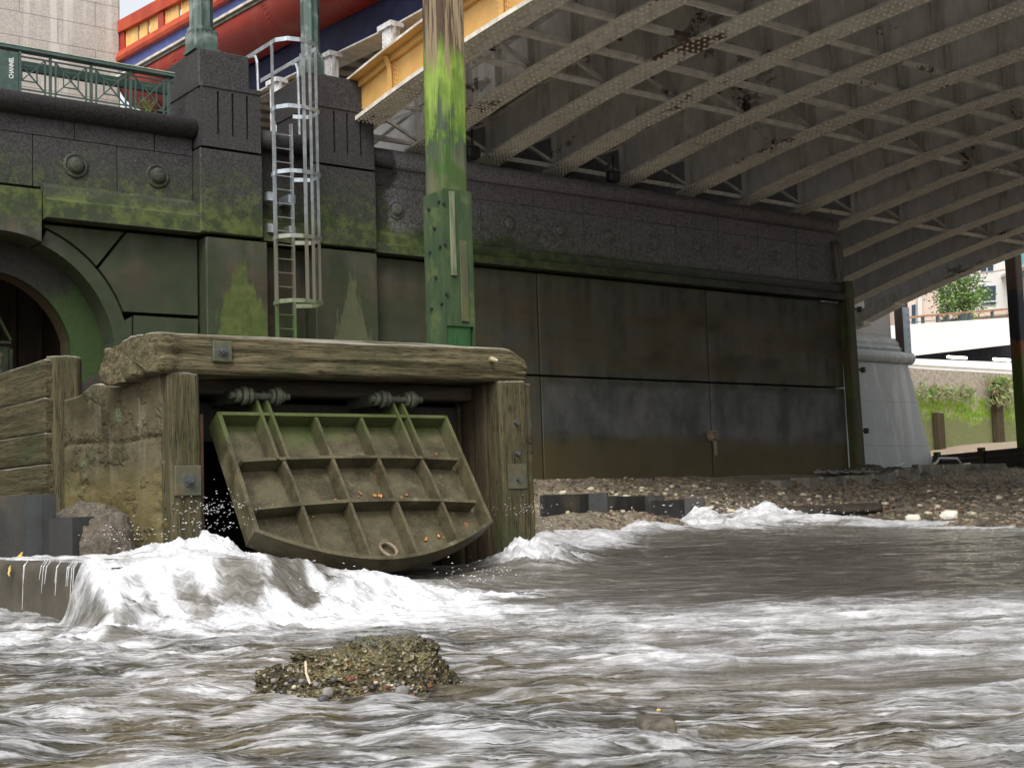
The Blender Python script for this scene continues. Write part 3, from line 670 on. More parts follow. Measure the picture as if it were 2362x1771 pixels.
for j in range(12):
    yv = 31.5 - j * 2.3
    for k in range(11):
        t_ = th[1 + k]; kk = zl(11.08, .05)(yv)
        for dy in (-.055, .055): m.dome((13.70 - .985 * math.cos(t_), yv + dy, kk - .063 - .655 * math.sin(t_)), .022, (-math.cos(t_), 0, -math.sin(t_)))
m.build("cove_rivets", M_RED, bridge)
M_SLAT = simple("yellow_parapet_paint", (.72, .45, .13), (.62, .36, .09), 4, .5, bump=.1)
yp = 32.45
while yp > 13:
    zt, zb = zl(12.66, .10)(yp) - .31, zl(11.80, .07)(yp)
    MB().box(12.74, 12.99, yp - .18, yp + .14, zb, zt).build("parapet_post", M_RED, bridge)
    m = MB(); q = yp - .18
    for k in range(14):
        y2 = q - .02 - k * .152; zt, zb = zl(12.66, .10)(y2) - .30, zl(11.80, .07)(y2) + .02
        if k in (5, 9): continue
        m.prism([(12.82, y2), (12.77, y2 - .05), (12.82, y2 - .10), (12.88, y2 - .05)], zb, zt, 'z')
    m.box(12.89, 12.91, q - 2.15, q, zl(11.80, .07)(q) + .02, zl(12.66, .10)(q - 2) - .5)
    m.build("parapet_panel", M_SLAT, bridge); yp -= 2.48
# abutment behind the ribs
M_ABUT = simple("pale_abutment_concrete", (.26, .25, .23), (.18, .175, .16), 1.2, .85, bump=.3, stretch=(1, 1, .4), c3=(.12, .115, .1), s3=.5)
ab = MB().box(12.4, 35.4, 29.62, 31.0, -1.2, 9.15); o = ab.build("bridge_abutment", M_ABUT); tag(o, "pale concrete abutment in the shade behind the far ends of the bridge ribs", "abutment")
# rounded end casting and red bracket at the far rib's foot
MB().beam((38.27, 29.9, 5.9), (38.27, 27.9, 6.5), .55, .42).cbox(38.0, 38.54, 29.2, 29.6, 5.75, 6.35, .08).build("rib_shoe", M_STEEL, bridge)

# ------------------------------------------------------------------ granite pylons
def ashlar(name, c1, c2, joint, bw=1.9, bh=.62, stain=.5, axis='x'):
    k = NM(name, .8, 0, .3); P = k.pos(); x, y, z = k.xyz()
    br = k.n.new("ShaderNodeTexBrick"); k.l.new(k.vec(k.m2('ADD', x, y), z, 0.0), br.inputs["Vector"]); br.inputs["Scale"].default_value = 1.0
    br.inputs["Brick Width"].default_value = bw; br.inputs["Row Height"].default_value = bh; br.inputs["Mortar Size"].default_value = .012; br.inputs["Bias"].default_value = 0
    br.inputs["Color1"].default_value = (1, 1, 1, 1); br.inputs["Color2"].default_value = (.86, .86, .86, 1); br.inputs["Mortar"].default_value = (0, 0, 0, 1)
    sp = k.noise(P, 30, 3, .8); st = k.noise(k.vm(P, (2.2, 2.2, .12)), 1.0, 4)
    c = k.mix(k.step(sp, .3, .7), c1, c2); c = k.mix(k.m2('MULTIPLY', k.step(st, .52, .62), stain), c, (.62, .6, .55))
    c = k.mix(k.m2('MULTIPLY', k.step(k.noise(P, .6, 5), .5, .7), .3), c, (.2, .18, .14))
    c = k.mix(k.m2('MULTIPLY', br.outputs["Fac"], .6), c, joint)
    return k.out(c, k.bump(sp, .3, .01, k.bump(k.m2('SUBTRACT', 1.0, br.outputs["Fac"]), .5, .02)))
M_PYL = ashlar("beige_granite", (.30, .27, .24), (.48, .44, .39), (.14, .12, .1))
p = empty("granite_pylon", (7, 33, 6), "tall beige granite block of the near bridge end rising behind the green railing", "pylon")
MB().cbox(-2, 12.76, 32.55, 38, 9.82, 20, .05).build("shaft", M_PYL, p); MB().cbox(-2.2, 12.97, 32.4, 38, 9.5, 9.79, .06).cbox(-2.1, 12.87, 32.47, 38, 5.5, 9.49, .03).build("plinth", M_PYL, p)
M_PYL2 = ashlar("blue_grey_granite", (.25, .268, .262), (.36, .378, .37), (.22, .23, .22), 3.2, 1.6, .25)
M_PYL3 = ashlar("grey_granite", (.30, .285, .27), (.44, .43, .41), (.2, .19, .18), 2.2, 1.15, .25)
p = empty("granite_pier", (40, 31, .6), "smooth blue-grey battered granite pier with rolled moulding, beyond the dark wall's far corner", "pier")
m = MB(); zb, zt = -1.0, 4.62
vs = [(35.5, 29.75, zb), (42.95, 29.75, zb), (42.95, 37, zb), (35.5, 37, zb), (35.5, 30.25, zt), (41.85, 30.25, zt), (41.85, 37, zt), (35.5, 37, zt)]
m.add(vs, [(0, 3, 2, 1), (4, 5, 6, 7), (0, 1, 5, 4), (1, 2, 6, 5), (2, 3, 7, 6), (3, 0, 4, 7)]); m.build("battered_base", M_PYL2, p)
m = MB(); pr = [(30.35 - .28 * math.cos(math.radians(a)), 4.86 + .24 * math.sin(math.radians(a))) for a in range(-90, 91, 15)]
m.prism(pr + [(36.9, 5.1), (36.9, 4.62)], 35.5, 42.1, 'x'); m.tube([(42.1, 30.35, 4.86), (42.1, 36.9, 4.86)], .24, 12)
m.prism([(30.35, 5.1), (30.3, 5.2), (30.42, 5.3), (30.42, 5.42), (30.6, 5.62), (36.5, 5.62), (36.5, 5.1)], 35.5, 41.85, 'x')
m.build("rolled_moulding", M_PYL2, p, smooth=False)
MB().cbox(35.5, 41.65, 30.75, 36, 5.62, 8.9, .03).build("upper_block", M_PYL3, p)

# ------------------------------------------------------------------ outfall chamber
def timber(name, c1, c2, c3, stretch, gscale=9):
    k = NM(name, .88, 0, .25); P = k.pos(); g = k.noise(k.vm(P, stretch), gscale, 6, .65, .3); n = k.noise(P, 2.2, 5)
    fine = k.noise(k.vm(P, tuple(2.2 * a for a in stretch)), gscale * 1.6, 4, .7)
    c = k.mix(k.step(g, .32, .66), c1, c2); c = k.mix(k.m2('MULTIPLY', k.step(n, .5, .66), .7), c, c3)
    c = k.mix(k.m2('MULTIPLY', k.step(fine, .47, .38), .9), c, (.012, .01, .006))
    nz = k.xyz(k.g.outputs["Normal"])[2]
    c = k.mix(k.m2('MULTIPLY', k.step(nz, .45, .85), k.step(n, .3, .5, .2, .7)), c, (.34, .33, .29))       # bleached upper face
    return k.out(c, k.bump(fine, .9, .012, k.bump(g, .8, .02)))
M_TX = timber("grey_brown_timber_along", (.052, .042, .019), (.165, .138, .076), (.062, .068, .03), (.35, 6, 7), 5)
M_TZ = timber("grey_brown_timber_upright", (.05, .043, .018), (.10, .087, .047), (.05, .058, .024), (6, 6, .4), 5)
M_TZD = timber("dark_wet_timber", (.04, .03, .017), (.09, .066, .035), (.05, .045, .025), (7, 7, .5))
M_TY = timber("wing_wall_timber", (.036, .032, .013), (.096, .082, .041), (.04, .05, .018), (2, .3, 7), 5)
def concrete():
    k = NM("eroded_concrete", .9, 0, .25); P = k.pos(); n = k.noise(P, 1.7, 6, .65); v = k.voro(k.vm(P, (1, 1, 1)), 38); f = k.noise(P, 40, 4, .75); st = k.noise(k.vm(P, (5, 5, .6)), 1.6, 4)
    x, y, z = k.xyz()
    c = k.mix(k.step(n, .35, .65), (.036, .031, .014), (.10, .084, .048)); c = k.mix(k.m2('MULTIPLY', k.step(st, .55, .7), .4), c, (.19, .175, .13))
    c = k.mix(k.m2('MULTIPLY', k.step(k.noise(P, 3.1, 4), .56, .66), .5), c, (.11, .14, .075))
    c = k.mix(k.m2('MULTIPLY', k.step(z, .45, .1), .5), c, (.15, .12, .04))
    ag = k.step(k.noise(P, 4.2, 4, .6), .53, .6); c = k.mix(k.m2('MULTIPLY', ag, k.m2('MULTIPLY', k.step(f, .5, .35), .7)), c, (.02, .016, .01))
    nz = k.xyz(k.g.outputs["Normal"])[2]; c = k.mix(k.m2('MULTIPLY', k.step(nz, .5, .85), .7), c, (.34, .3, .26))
    h = k.m2('ADD', k.m2('MULTIPLY', k.noise(P, 22, 5, .7), k.m2('MULTIPLY', ag, 1.6)), k.m2('MULTIPLY', f, .5))
    return k.out(c, k.bump(h, .9, .02, k.bump(k.noise(P, 9, 4), .5, .03)))
M_CONC = concrete()
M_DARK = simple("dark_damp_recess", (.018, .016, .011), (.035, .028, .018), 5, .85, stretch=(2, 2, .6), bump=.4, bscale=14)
M_PLATE = simple("olive_iron_plate", (.05, .055, .032), (.085, .082, .048), 9, .6, bump=.35, bscale=35, c3=(.08, .055, .028), s3=6)
M_BOLT = simple("blue_grey_bolt", (.07, .08, .08), (.045, .05, .05), 14, .6, metal=.1, bump=.3, bscale=60)
ch = empty("outfall_chamber", (5.5, 9.6, -.4), "weathered timber and concrete outfall box with heavy lintel beam and open iron flap gate", "outfall")
m = MB(); rough_beam(m, (3.78, 9.32, 1.145), (7.12, 9.32, 1.175), .62, .285, .038, .018, 5.5, 11, up=(0, 0, 1), rnd=.022, grain=.10)
# drop the far right end into a worn round shoulder, skew the left end back
V = np.array(m.v); V[:, 2] -= .11 * sm(6.85, 7.16, V[:, 0]) ** 1.5 * sm(1.02, 1.3, V[:, 2]); V[:, 2] += .02 * np.sin((V[:, 0] - 3.6) * 2.2) * 0
V[:, 0] -= .28 * (V[:, 1] - 9.02) * sm(4.4, 3.8, V[:, 0]); V[:, 2] -= .05 * sm(.1, .62, V[:, 1] - 9.0) * sm(4.3, 3.8, V[:, 0])
V[:, 1] -= .03 * (1 - sm(0, .12, np.abs(V[:, 0] - 3.86)))
m.v = [tuple(v) for v in V]
lint = m.build("lintel_beam", M_TX, ch, smooth=True)
def bolt_plate(x, z, w, h, y, parent, bx=0, bz=0):
    m = MB().cbox(x - w / 2, x + w / 2, y - .022, y + .01, z - h / 2, z + h / 2, .006); p = m.build("bolt_plate", M_PLATE, parent)
    m = MB(); c = Vector((x + bx, y - .022, z + bz)); n = 14
    m.prism([(c.x + .043 * math.cos(2 * math.pi * k / n), c.z + .043 * math.sin(2 * math.pi * k / n)) for k in range(n)], c.y - .008, c.y + .004, 'y')
    m.prism([(c.x + .030 * math.cos(math.pi * k / 3), c.z + .030 * math.sin(math.pi * k / 3)) for k in range(6)], c.y - .034, c.y - .008, 'y')
    m.tube([(c.x, c.y - .03, c.z), (c.x, c.y - .052, c.z)], .017, 8); m.build("bolt", M_BOLT, p); return p
bolt_plate(4.27, 1.17, .15, .155, 8.995, lint)
m = MB().tube([(6.72, 9.02, 1.2), (6.7, 8.96, 1.21), (6.74, 8.93, 1.19)], [.02, .022, .014], 7); m.build("spike", simple("bleached_snag", (.4, .35, .24), (.25, .2, .12), 20, .8), lint)
# left post, concrete side wall, boulder-like block above, right post
m = MB(); rough_beam(m, (4.01, 9.10, -.55), (3.985, 9.10, 1.005), .235, .17, .014, .022, 5, 21, up=(0, 1, 0), rnd=.02); lp = m.build("left_post", M_TZ, ch, smooth=True)
bolt_plate(4.0, .235, .2, .215, 9.01, lp)
m = MB(); plan = [(3.895, 9.05), (4.0, 9.2), (4.1, 9.22), (4.1, 10.5), (3.50, 10.42), (3.53, 10.2)]
plan = [(3.90, 9.03), (4.12, 9.12), (4.12, 10.45), (3.53, 10.38)]
rough_block(m, plan, -.75, .985, .010, .018, 4, 31, rnd=.02, ztop=lambda x, y: -.06 * sm(9.9, 10.1, y) + .02 * np.sin(y * 9))
V = np.array(m.v); # eroded edge next to the post and a pour joint at half height
er = (1 - sm(9.08, 9.34, V[:, 1])) * (1 - sm(.52, .56, V[:, 2])); V[:, 0] += er * (.03 + .075 * np.clip(fbm(V * 16, 4, 77, .65), -.35, 1)) * (V[:, 0] < 4.05); er2 = np.exp(-((V[:, 1] - 10.05) / .16) ** 2) * sm(.75, .3, V[:, 2]); V[:, 0] += er2 * .05 * np.clip(fbm(V * 14, 4, 78, .65), -.2, 1) * (V[:, 0] < 4.0)
jn = np.exp(-((V[:, 2] - .55 - .01 * np.sin(V[:, 1] * 7)) / .012) ** 2); V[:, 0] += jn * .035 * (V[:, 0] < 4.0) * np.clip(.6 + fbm(V * 5, 2, 79), 0, 1)
m.v = [tuple(v) for v in V]; m.build("concrete_side", M_CONC, ch, smooth=True)
m = MB(); rough_beam(m, (6.955, 9.10, -.6), (6.95, 9.10, 1.03), .30, .2, .012, .022, 5, 41, up=(0, 1, 0), rnd=.02); rp = m.build("right_post", M_TZ, ch, smooth=True)
m = MB(); rough_block(m, [(7.085, 9.06), (7.21, 9.09), (7.23, 10.6), (7.085, 10.6)], -.75, 1.035, .02, .022, 6, 44, rnd=.03); m.build("concrete_side", M_CONC, ch, smooth=True)
for zz in (.68, .42, .2): MB().prism([(6.96 + .02 * math.cos(math.pi * k / 3), zz + .02 * math.sin(math.pi * k / 3)) for k in range(6)], 8.965, 9.0, 'y').build("bolt", M_BOLT, rp)
MB().cbox(6.86, 7.06, 8.990, 8.998, .12, .33, .002).build("cover_plate", M_PLATE, rp)
m = MB()
for k in range(4): rough_beam(m, (6.80 + .012 * (k % 2), 9.27 + k * .19, -.6), (6.80 + .012 * (k % 2), 9.27 + k * .19, 1.04), .05, .18, .008, .04, 6, 51 + k, up=(0, 1, 0), rnd=.01)
m.build("reveal_boards", M_TZD, ch, smooth=True)
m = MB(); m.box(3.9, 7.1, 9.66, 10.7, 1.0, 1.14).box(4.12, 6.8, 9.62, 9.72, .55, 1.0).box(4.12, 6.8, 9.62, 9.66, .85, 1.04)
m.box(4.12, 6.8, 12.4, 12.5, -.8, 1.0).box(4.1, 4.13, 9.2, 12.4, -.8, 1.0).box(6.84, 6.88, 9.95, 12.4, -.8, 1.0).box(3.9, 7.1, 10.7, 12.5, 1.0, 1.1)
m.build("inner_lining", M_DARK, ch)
m = MB(); rough_beam(m, (4.1, 9.5, .955), (6.82, 9.5, .955), .26, .13, .012, .05, 5, 61, rnd=.02); m.build("header_beam", simple("dark_brown_timber", (.03, .024, .014), (.055, .042, .026), 6, .9, stretch=(.6, 4, 5), bump=.6, bscale=20), ch, smooth=True)
MB().box(4.155, 4.19, 9.15, 9.25, -.5, .72).build("guide_strip", simple("rusty_strip", (.12, .06, .035), (.07, .045, .03), 8, .8), ch)
# flap gate -------------------------------------------------------
TH = math.radians(34); GO = Vector((4.28, 9.1, .737)); W_ = 2.045
def GP(u, v, h=0.0): return (GO.x + u, GO.y - math.sin(TH) * v - math.cos(TH) * h, GO.z - math.cos(TH) * v + math.sin(TH) * h)
def gate_mat():
    k = NM("olive_slimed_cast_iron", .55, 0, .4); P = k.pos(); x, y, z = k.xyz(); n = k.noise(P, 5, 6, .65); f = k.noise(P, 60, 3, .7)
    c = k.mix(k.step(n, .35, .65), (.034, .030, .014), (.084, .073, .036)); c = k.mix(k.m2('MULTIPLY', k.step(f, .4, .7), .25), c, (.15, .13, .09))
    gr = k.m2('MULTIPLY', k.step(k.m2('ADD', z, k.m2('MULTIPLY', k.m2('SUBTRACT', k.noise(P, 4, 3), .5), .5)), .42, .72), .8)
    c = k.mix(gr, c, k.mix(n, (.035, .055, .012), (.075, .1, .025)))
    pale = k.step(k.noise(k.vm(P, (3, 3, 1.2)), 2.3, 5, .7), .58, .70)
    c = k.mix(k.m2('MULTIPLY', pale, k.m2('MULTIPLY', k.step(z, .5, .2), .5)), c, (.19, .175, .145))
    c = k.mix(k.m2('MULTIPLY', k.step(k.noise(P, 14, 4, .7), .66, .7), .7), c, (.28, .11, .035))
    return k.out(c, k.bump(f, .5, .006, k.bump(n, .3, .01)), k.step(n, .3, .7, .42, .7))
M_GATE = gate_mat()
def vbot(u): 
    t_ = u / W_; return 1.052 + .29 * (1 - abs(2 * t_ - 1) ** 1.9)
def gprism(mb, outline, h0, h1):
    n = len(outline); vs = [GP(u, v, h0) for u, v in outline] + [GP(u, v, h1) for u, v in outline]
    fs = [(i, (i + 1) % n, (i + 1) % n + n, i + n) for i in range(n)] + [tuple(range(n - 1, -1, -1)), tuple(range(n, 2 * n))]
    mb.add(vs, fs); return mb
NU = 28; us = [W_ * i / NU for i in range(NU + 1)]; HR = .135
def rib_strip(mb, pts, w, h0=-HR, h1=0.0):
    """flat bar of width w along polyline pts in the plate plane, standing from h0 to h1"""
    P_ = [Vector(p) for p in pts]; L, R = [], []
    for i, p in enumerate(P_):
        d = (P_[min(i + 1, len(P_) - 1)] - P_[max(i - 1, 0)]).normalized(); n = Vector((-d.y, d.x)) * w / 2; L.append(p + n); R.append(p - n)
    V_ = [GP(q.x, q.y, h) for h in (h0, h1) for q in L + R]; n = len(P_); F_ = []
    for i in range(n - 1):
        F_ += [(2 * n + i, 2 * n + i + 1, 3 * n + i + 1, 3 * n + i), (i, i + 1, 2 * n + i + 1, 2 * n + i), (n + i + 1, n + i, 3 * n + i, 3 * n + i + 1), (i + 1, i, n + i, n + i + 1)]
    F_ += [(0, n, 3 * n, 2 * n), (n - 1, 2 * n - 1, 4 * n - 1, 3 * n - 1)]
    mb.add(V_, F_); return mb
m = MB(); gprism(m, [(0, 0), (W_, 0)] + [(u, vbot(u)) for u in us[::-1]], -HR - .05, -HR)
gate = m.build("flap_gate", M_GATE, ch)
rowz = lambda v0, bow: [(u, v0 - bow * (1 - (2 * u / W_ - 1) ** 2)) for u in us]
m = MB(); rib_strip(m, [(.0, .012), (W_, .012)], .03); rib_strip(m, [(.014, 0), (.014, 1.052)], .034); rib_strip(m, [(W_ - .012, 0), (W_ - .012, 1.052)], .03)
rib_strip(m, [(u, vbot(u) - .014) for u in us], .03, -HR - .05, 0.001)
m.build("rim", M_GATE, gate)
for v0, bow in ((.445, .035), (.865, .05)): rib_strip(MB(), rowz(v0, bow)[1:-1], .028, -HR, -.004).build("cross_rib", M_GATE, gate)
for i, u in enumerate((.41, .815, 1.22, 1.63)):
    v0 = .445 if u in (.41, 1.63) else .02
    rib_strip(MB(), [(u, v0), (u + .02, .6), (u + .03, vbot(u) - .02)], .026, -HR, -.008).build("upright_rib", M_GATE, gate)
for uc in (.40, 1.615):
    m = MB()
    for du in (-.055, .03): rib_strip(m, [(uc + du, -.20), (uc + du + .012, .44)], .024, -HR, .012)
    rib_strip(m, [(uc - .012, -.2), (uc - .002, .44)], .07, -HR, -.07)
    m.build("hinge_arm", M_GATE, gate)
    m = MB(); hx = GO.x + uc - .012; hy, hz = 9.155, .865
    for a, c_, r_ in ((-.22, -.18, .055), (-.17, -.13, .072), (-.12, -.085, .062), (.07, .10, .062), (.105, .15, .072), (.16, .185, .05)): m.tube([(hx + a, hy, hz), (hx + a + .008, hy, hz), (hx + c_ - .008, hy, hz), (hx + c_, hy, hz)], [r_ * .85, r_, r_, r_ * .85], 16)
    m.tube([(hx - .26, hy, hz), (hx + .23, hy, hz)], .028, 10); m.box(hx - .2, hx - .13, hy, 9.62, hz - .05, hz + .05).box(hx + .1, hx + .17, hy, 9.62, hz - .05, hz + .05)
    m.build("hinge_knuckle", simple("grey_green_casting", (.035, .038, .024), (.06, .062, .04), 9, .7, bump=.3), gate)
# ring
ru, rv = 1.06, 1.135
m = MB(); pts = [GP(ru + .062 * math.sin(a), rv - .0 + .075 * (1 - math.cos(a)), -HR + .035 + .03 * (1 - math.cos(a)) * .8) for a in [k * 2 * math.pi / 20 for k in range(21)]]
m.tube(pts, .013, 8, cap=False); pts = [GP(ru - .02, rv, -HR), GP(ru - .02, rv - .01, -HR + .045), GP(ru + .02, rv - .01, -HR + .045), GP(ru + .02, rv, -HR)]; m.tube(pts, .012, 6)
m.build("pull_ring", simple("pitted_ring_iron", (.2, .16, .1), (.12, .09, .06), 20, .7), gate)
m = MB(); gprism(m, [(.84, .30), (1.2, .28), (1.2, .395), (.84, .405)], -HR + .004, -HR + .02); m.build("lodged_board", M_TX, gate)
# dead leaves lodged on the gate
M_LEAF = simple("orange_dead_leaf", (.55, .24, .08), (.36, .14, .05), 40, .7, bump=.2)
def leaf(name, c, nrm, size, R, mat, label, group=None):
    n = Vector(nrm).normalized(); u = n.orthogonal().normalized(); u.rotate(Matrix.Rotation(R.uniform(0, 6.28), 3, n)); w = n.cross(u); c = Vector(c); s = size
    pr = [(0, -1, .1), (.45, -.5, .35), (.62, 0, .3), (.5, .5, .42), (0, 1.05, .15), (-.5, .5, .4), (-.62, .05, .25), (-.4, -.55, .3), (0, 0, .0)]
    V_ = [c + u * a * s * R.uniform(.8, 1.2) + w * b_ * s * R.uniform(.8, 1.2) + n * (d * s + .004) for a, b_, d in pr]; V2 = [v - n * .002 for v in V_]
    F_ = [(k, (k + 1) % 8, 8) for k in range(8)] + [(9 + (k + 1) % 8, 9 + k, 17) for k in range(8)] + [(k, 9 + k, 9 + (k + 1) % 8, (k + 1) % 8) for k in range(8)]
    o = MB().add(V_, F_).add([], []) if False else MB(); o.add(V_ + V2, F_); o = o.build(name, mat); return tag(o, label, "leaf", group)
R = random.Random(4); gn = (0, -math.cos(TH), math.sin(TH))
cl = [(1.0, .36, 6, .07), (1.36, .40, 3, .04), (1.0, .73, 5, .06), (1.44, .74, 9, .07), (1.83, .80, 3, .04), (1.83, .33, 3, .05), (1.2, .68, 3, .03), (.8, .74, 3, .03), (1.6, 1.1, 2, .04), (.66, 1.2, 2, .03), (.55, .83, 2, .04), (1.42, 1.12, 2, .08)]
for (u, v, n, s_) in cl:
    for _ in range(n):
        uu, vv = u + R.gauss(0, s_), v + R.gauss(0, s_ * .6)
        leaf("dead_leaf", GP(uu, vv, -HR + .006), (gn[0] + R.uniform(-.3, .3), gn[1], gn[2] + R.uniform(-.2, .5)), R.uniform(.009, .021), R, M_LEAF, "small curled orange leaf stuck on the olive flap gate", "dead leaves stuck on the flap gate")

# timber wing wall on the left of the chamber
wg = empty("timber_wing_wall", (3.5, 11, 0), "wall of four thick horizontal planks between two posts, left of the concrete side of the outfall", "timber wall")
xs_ = 3.50
for i, (za, zb) in enumerate(((.93, 1.22), (.66, .915), (.42, .645), (.12, .405), (-.3, .10))):
    m = MB(); rough_beam(m, (xs_ - .0, 10.30, (za + zb) / 2), (xs_ + .02, 11.75, (za + zb) / 2 + (.01 if i else 0)), .16, zb - za + .012, .014, .024, 7, 80 + i, rnd=.012, grain=.12)
    m.build("plank", M_TY, wg, smooth=True)
m = MB(); rough_beam(m, (3.60, 10.36, -.6), (3.58, 10.36, 1.245), .26, .17, .02, .025, 5, 91, up=(0, 1, 0), rnd=.07); m.build("post", M_TZ, wg, smooth=True)
m = MB(); rough_beam(m, (3.40, 11.85, -.6), (3.40, 11.85, 1.29), .30, .3, .015, .03, 5, 92, up=(0, 1, 0), rnd=.09); m.build("post", simple("green_grey_post", (.05, .055, .03), (.09, .09, .055), 4, .85, stretch=(5, 5, .5), bump=.6, bscale=20), wg, smooth=True)

# apron slab
m = MB(); rough_block(m, [(2.52, 6.72), (3.6, 6.85), (4.0, 7.3), (4.15, 9.05), (2.52, 9.6)], -1.3, -.250, .012, .06, 5, 101, rnd=.03, ztop=lambda x, y: -.14 * np.clip(x - 2.7, 0, 3) ** .8)
o = m.build("concrete_apron", simple("wet_brown_concrete", (.055, .05, .038), (.10, .085, .06), 3, .45, bump=.5, bscale=25, c3=(.035, .035, .028)), smooth=True); tag(o, "low wet concrete apron that the water spills over in front of the outfall", "slab")

# steel sheet piles -------------------------------------------------
M_SHEET = simple("blue_grey_sheet_steel", (.018, .018, .015), (.011, .009, .007), 4, .65, bump=.3, bscale=25, c3=(.06, .05, .03), stretch=(2, 2, .7))
M_SHEETL = simple("lit_sheet_flange", (.032, .036, .037), (.021, .022, .02), 4, .6, c3=(.036, .03, .022), bump=.25, bscale=25)  # paler copy of the sheet steel, light on the lit faces put into colour
M_SHEETG = simple("green_grey_trench_steel", (.19, .18, .14), (.12, .115, .09), 4, .7, bump=.3, bscale=25, c3=(.05, .045, .035), stretch=(2, 2, .7)); M_SHEETP = simple("pale_trench_flange", (.34, .33, .28), (.24, .23, .19), 4, .7, bump=.3, bscale=25)  # darker and paler tone of the trench sheets
def sheet(name, path, zt, zb, th, label, group=None, pale=(), mats=None):
    """folded steel sheet following a plan polyline; pale = segments in the lighter second material"""
    o = MB(); P_ = [Vector(p) for p in path]
    for i, (p, q) in enumerate(zip(P_[:-1], P_[1:])):
        o.mat(1 if i in pale else 0); d = (q - p).normalized(); n = Vector((-d.y, d.x)) * th / 2
        z_ = zt[i] if isinstance(zt, (list, tuple)) else zt
        o.prism([tuple(p - n - d * th * .2), tuple(q - n + d * th * .2), tuple(q + n + d * th * .2), tuple(p + n - d * th * .2)], zb, z_ - .0015 * i, 'z')
    r = o.build(name, mats or [M_SHEET, M_SHEETL]); return tag(r, label, "sheet pile", group)
sheet("sheet_pile", [(2.3, 9.9), (2.70, 9.75), (2.76, 9.45), (2.95, 9.3), (3.07, 9.28), (3.08, 9.1)], [.125, .125, .165, .17, .17, .17], -.3, .03, "folded steel sheet pile standing on the left end of the concrete apron", pale=(3, 4))
sheet("sheet_pile", [(3.04, 9.05), (3.16, 8.98), (3.32, 9.04), (3.36, 9.2)], [.0, .005, .0], -.3, .025, "short low steel sheet beside the taller sheet pile on the apron", pale=(1,))
yq = 15.2
sheet("sheet_pile", [(11.55, 14.4), (12.72, 14.8), (12.92, 14.62), (13.02, 14.85)], [.10, .10, .11], -.8, .05, "tallest of three cut sheet piles in the mud right of the outfall box", "cut sheet piles right of the outfall", (1,))
sheet("sheet_pile", [(13.12, 14.9), (13.75, 15.3), (14.35, 15.35), (14.5, 15.1)], [.06, .05, .05], -.8, .05, "middle of three cut sheet piles right of the outfall box, dull green", "cut sheet piles right of the outfall")
sheet("sheet_pile", [(14.0, 14.8), (14.8, 14.95), (15.02, 14.75), (15.14, 15.0)], [-.03, -.01, -.02], -.9, .05, "lowest of three cut sheet piles, nearest the foaming water", "cut sheet piles right of the outfall", (1,))
m = MB(); rough_beam(m, (7.42, 9.9, -.8), (7.42, 9.9, .12), .13, .12, .01, .04, 6, 7, up=(0, 1, 0)); o = m.build("timber_stub", M_TZD, smooth=True); tag(o, "short dark timber stub at the foot of the right post of the outfall", "timber stub")
# row of trench sheets along the top of the beach
row = []; x = 22.2; k = 0
def trough(x, y, zt, zb): return [(x, y), (x + .14, y + .28), (x + .52, y + .28), (x + .66, y), (x + 1.02, y)]
R = random.Random(12)
while x < 33.2:
    t_ = (x - 22.2) / 11; yy = 20.9 + .35 * t_; zt = float(np.interp(x, [22, 24, 27.5, 29.4, 34], [.20, .30, .40, .58, .60])) + R.uniform(-.02, .02); side = "left half" if t_ < .5 else "right half"
    sheet("trench_sheet", trough(x, yy, 0, 0), [zt + .06] * 4, -.5, .03, "corrugated steel sheet in the long row along the top of the beach", "trench sheets in a row below the dark wall", (1,), [M_SHEETG, M_SHEETP]); x += 1.03

# ------------------------------------------------------------------ foreshore (one sheet) and water
SHORE = np.array([(2.4, 9.6), (7.3, 10.2), (9.2, 11.4), (11.0, 12.9), (12.8, 13.6), (14.4, 13.9), (16.2, 15.0), (17.4, 14.6), (17.3, 12.5), (16.2, 10.2), (15.6, 8.0), (15.2, 4.0), (15.0, -30.0)])
def dist_poly(X, Y, poly):
    d = np.full(X.shape, 1e9); sgn = np.zeros(X.shape)
    for a, b_ in zip(poly[:-1], poly[1:]):
        ab = b_ - a; t_ = np.clip(((X - a[0]) * ab[0] + (Y - a[1]) * ab[1]) / (ab @ ab), 0, 1); dx, dy = X - a[0] - t_ * ab[0], Y - a[1] - t_ * ab[1]; e = np.hypot(dx, dy)
        s_ = np.sign(ab[0] * (Y - a[1]) - ab[1] * (X - a[0])); upd = e < d; d = np.where(upd, e, d); sgn = np.where(upd, s_, sgn)
    return d, sgn
LW = -.55
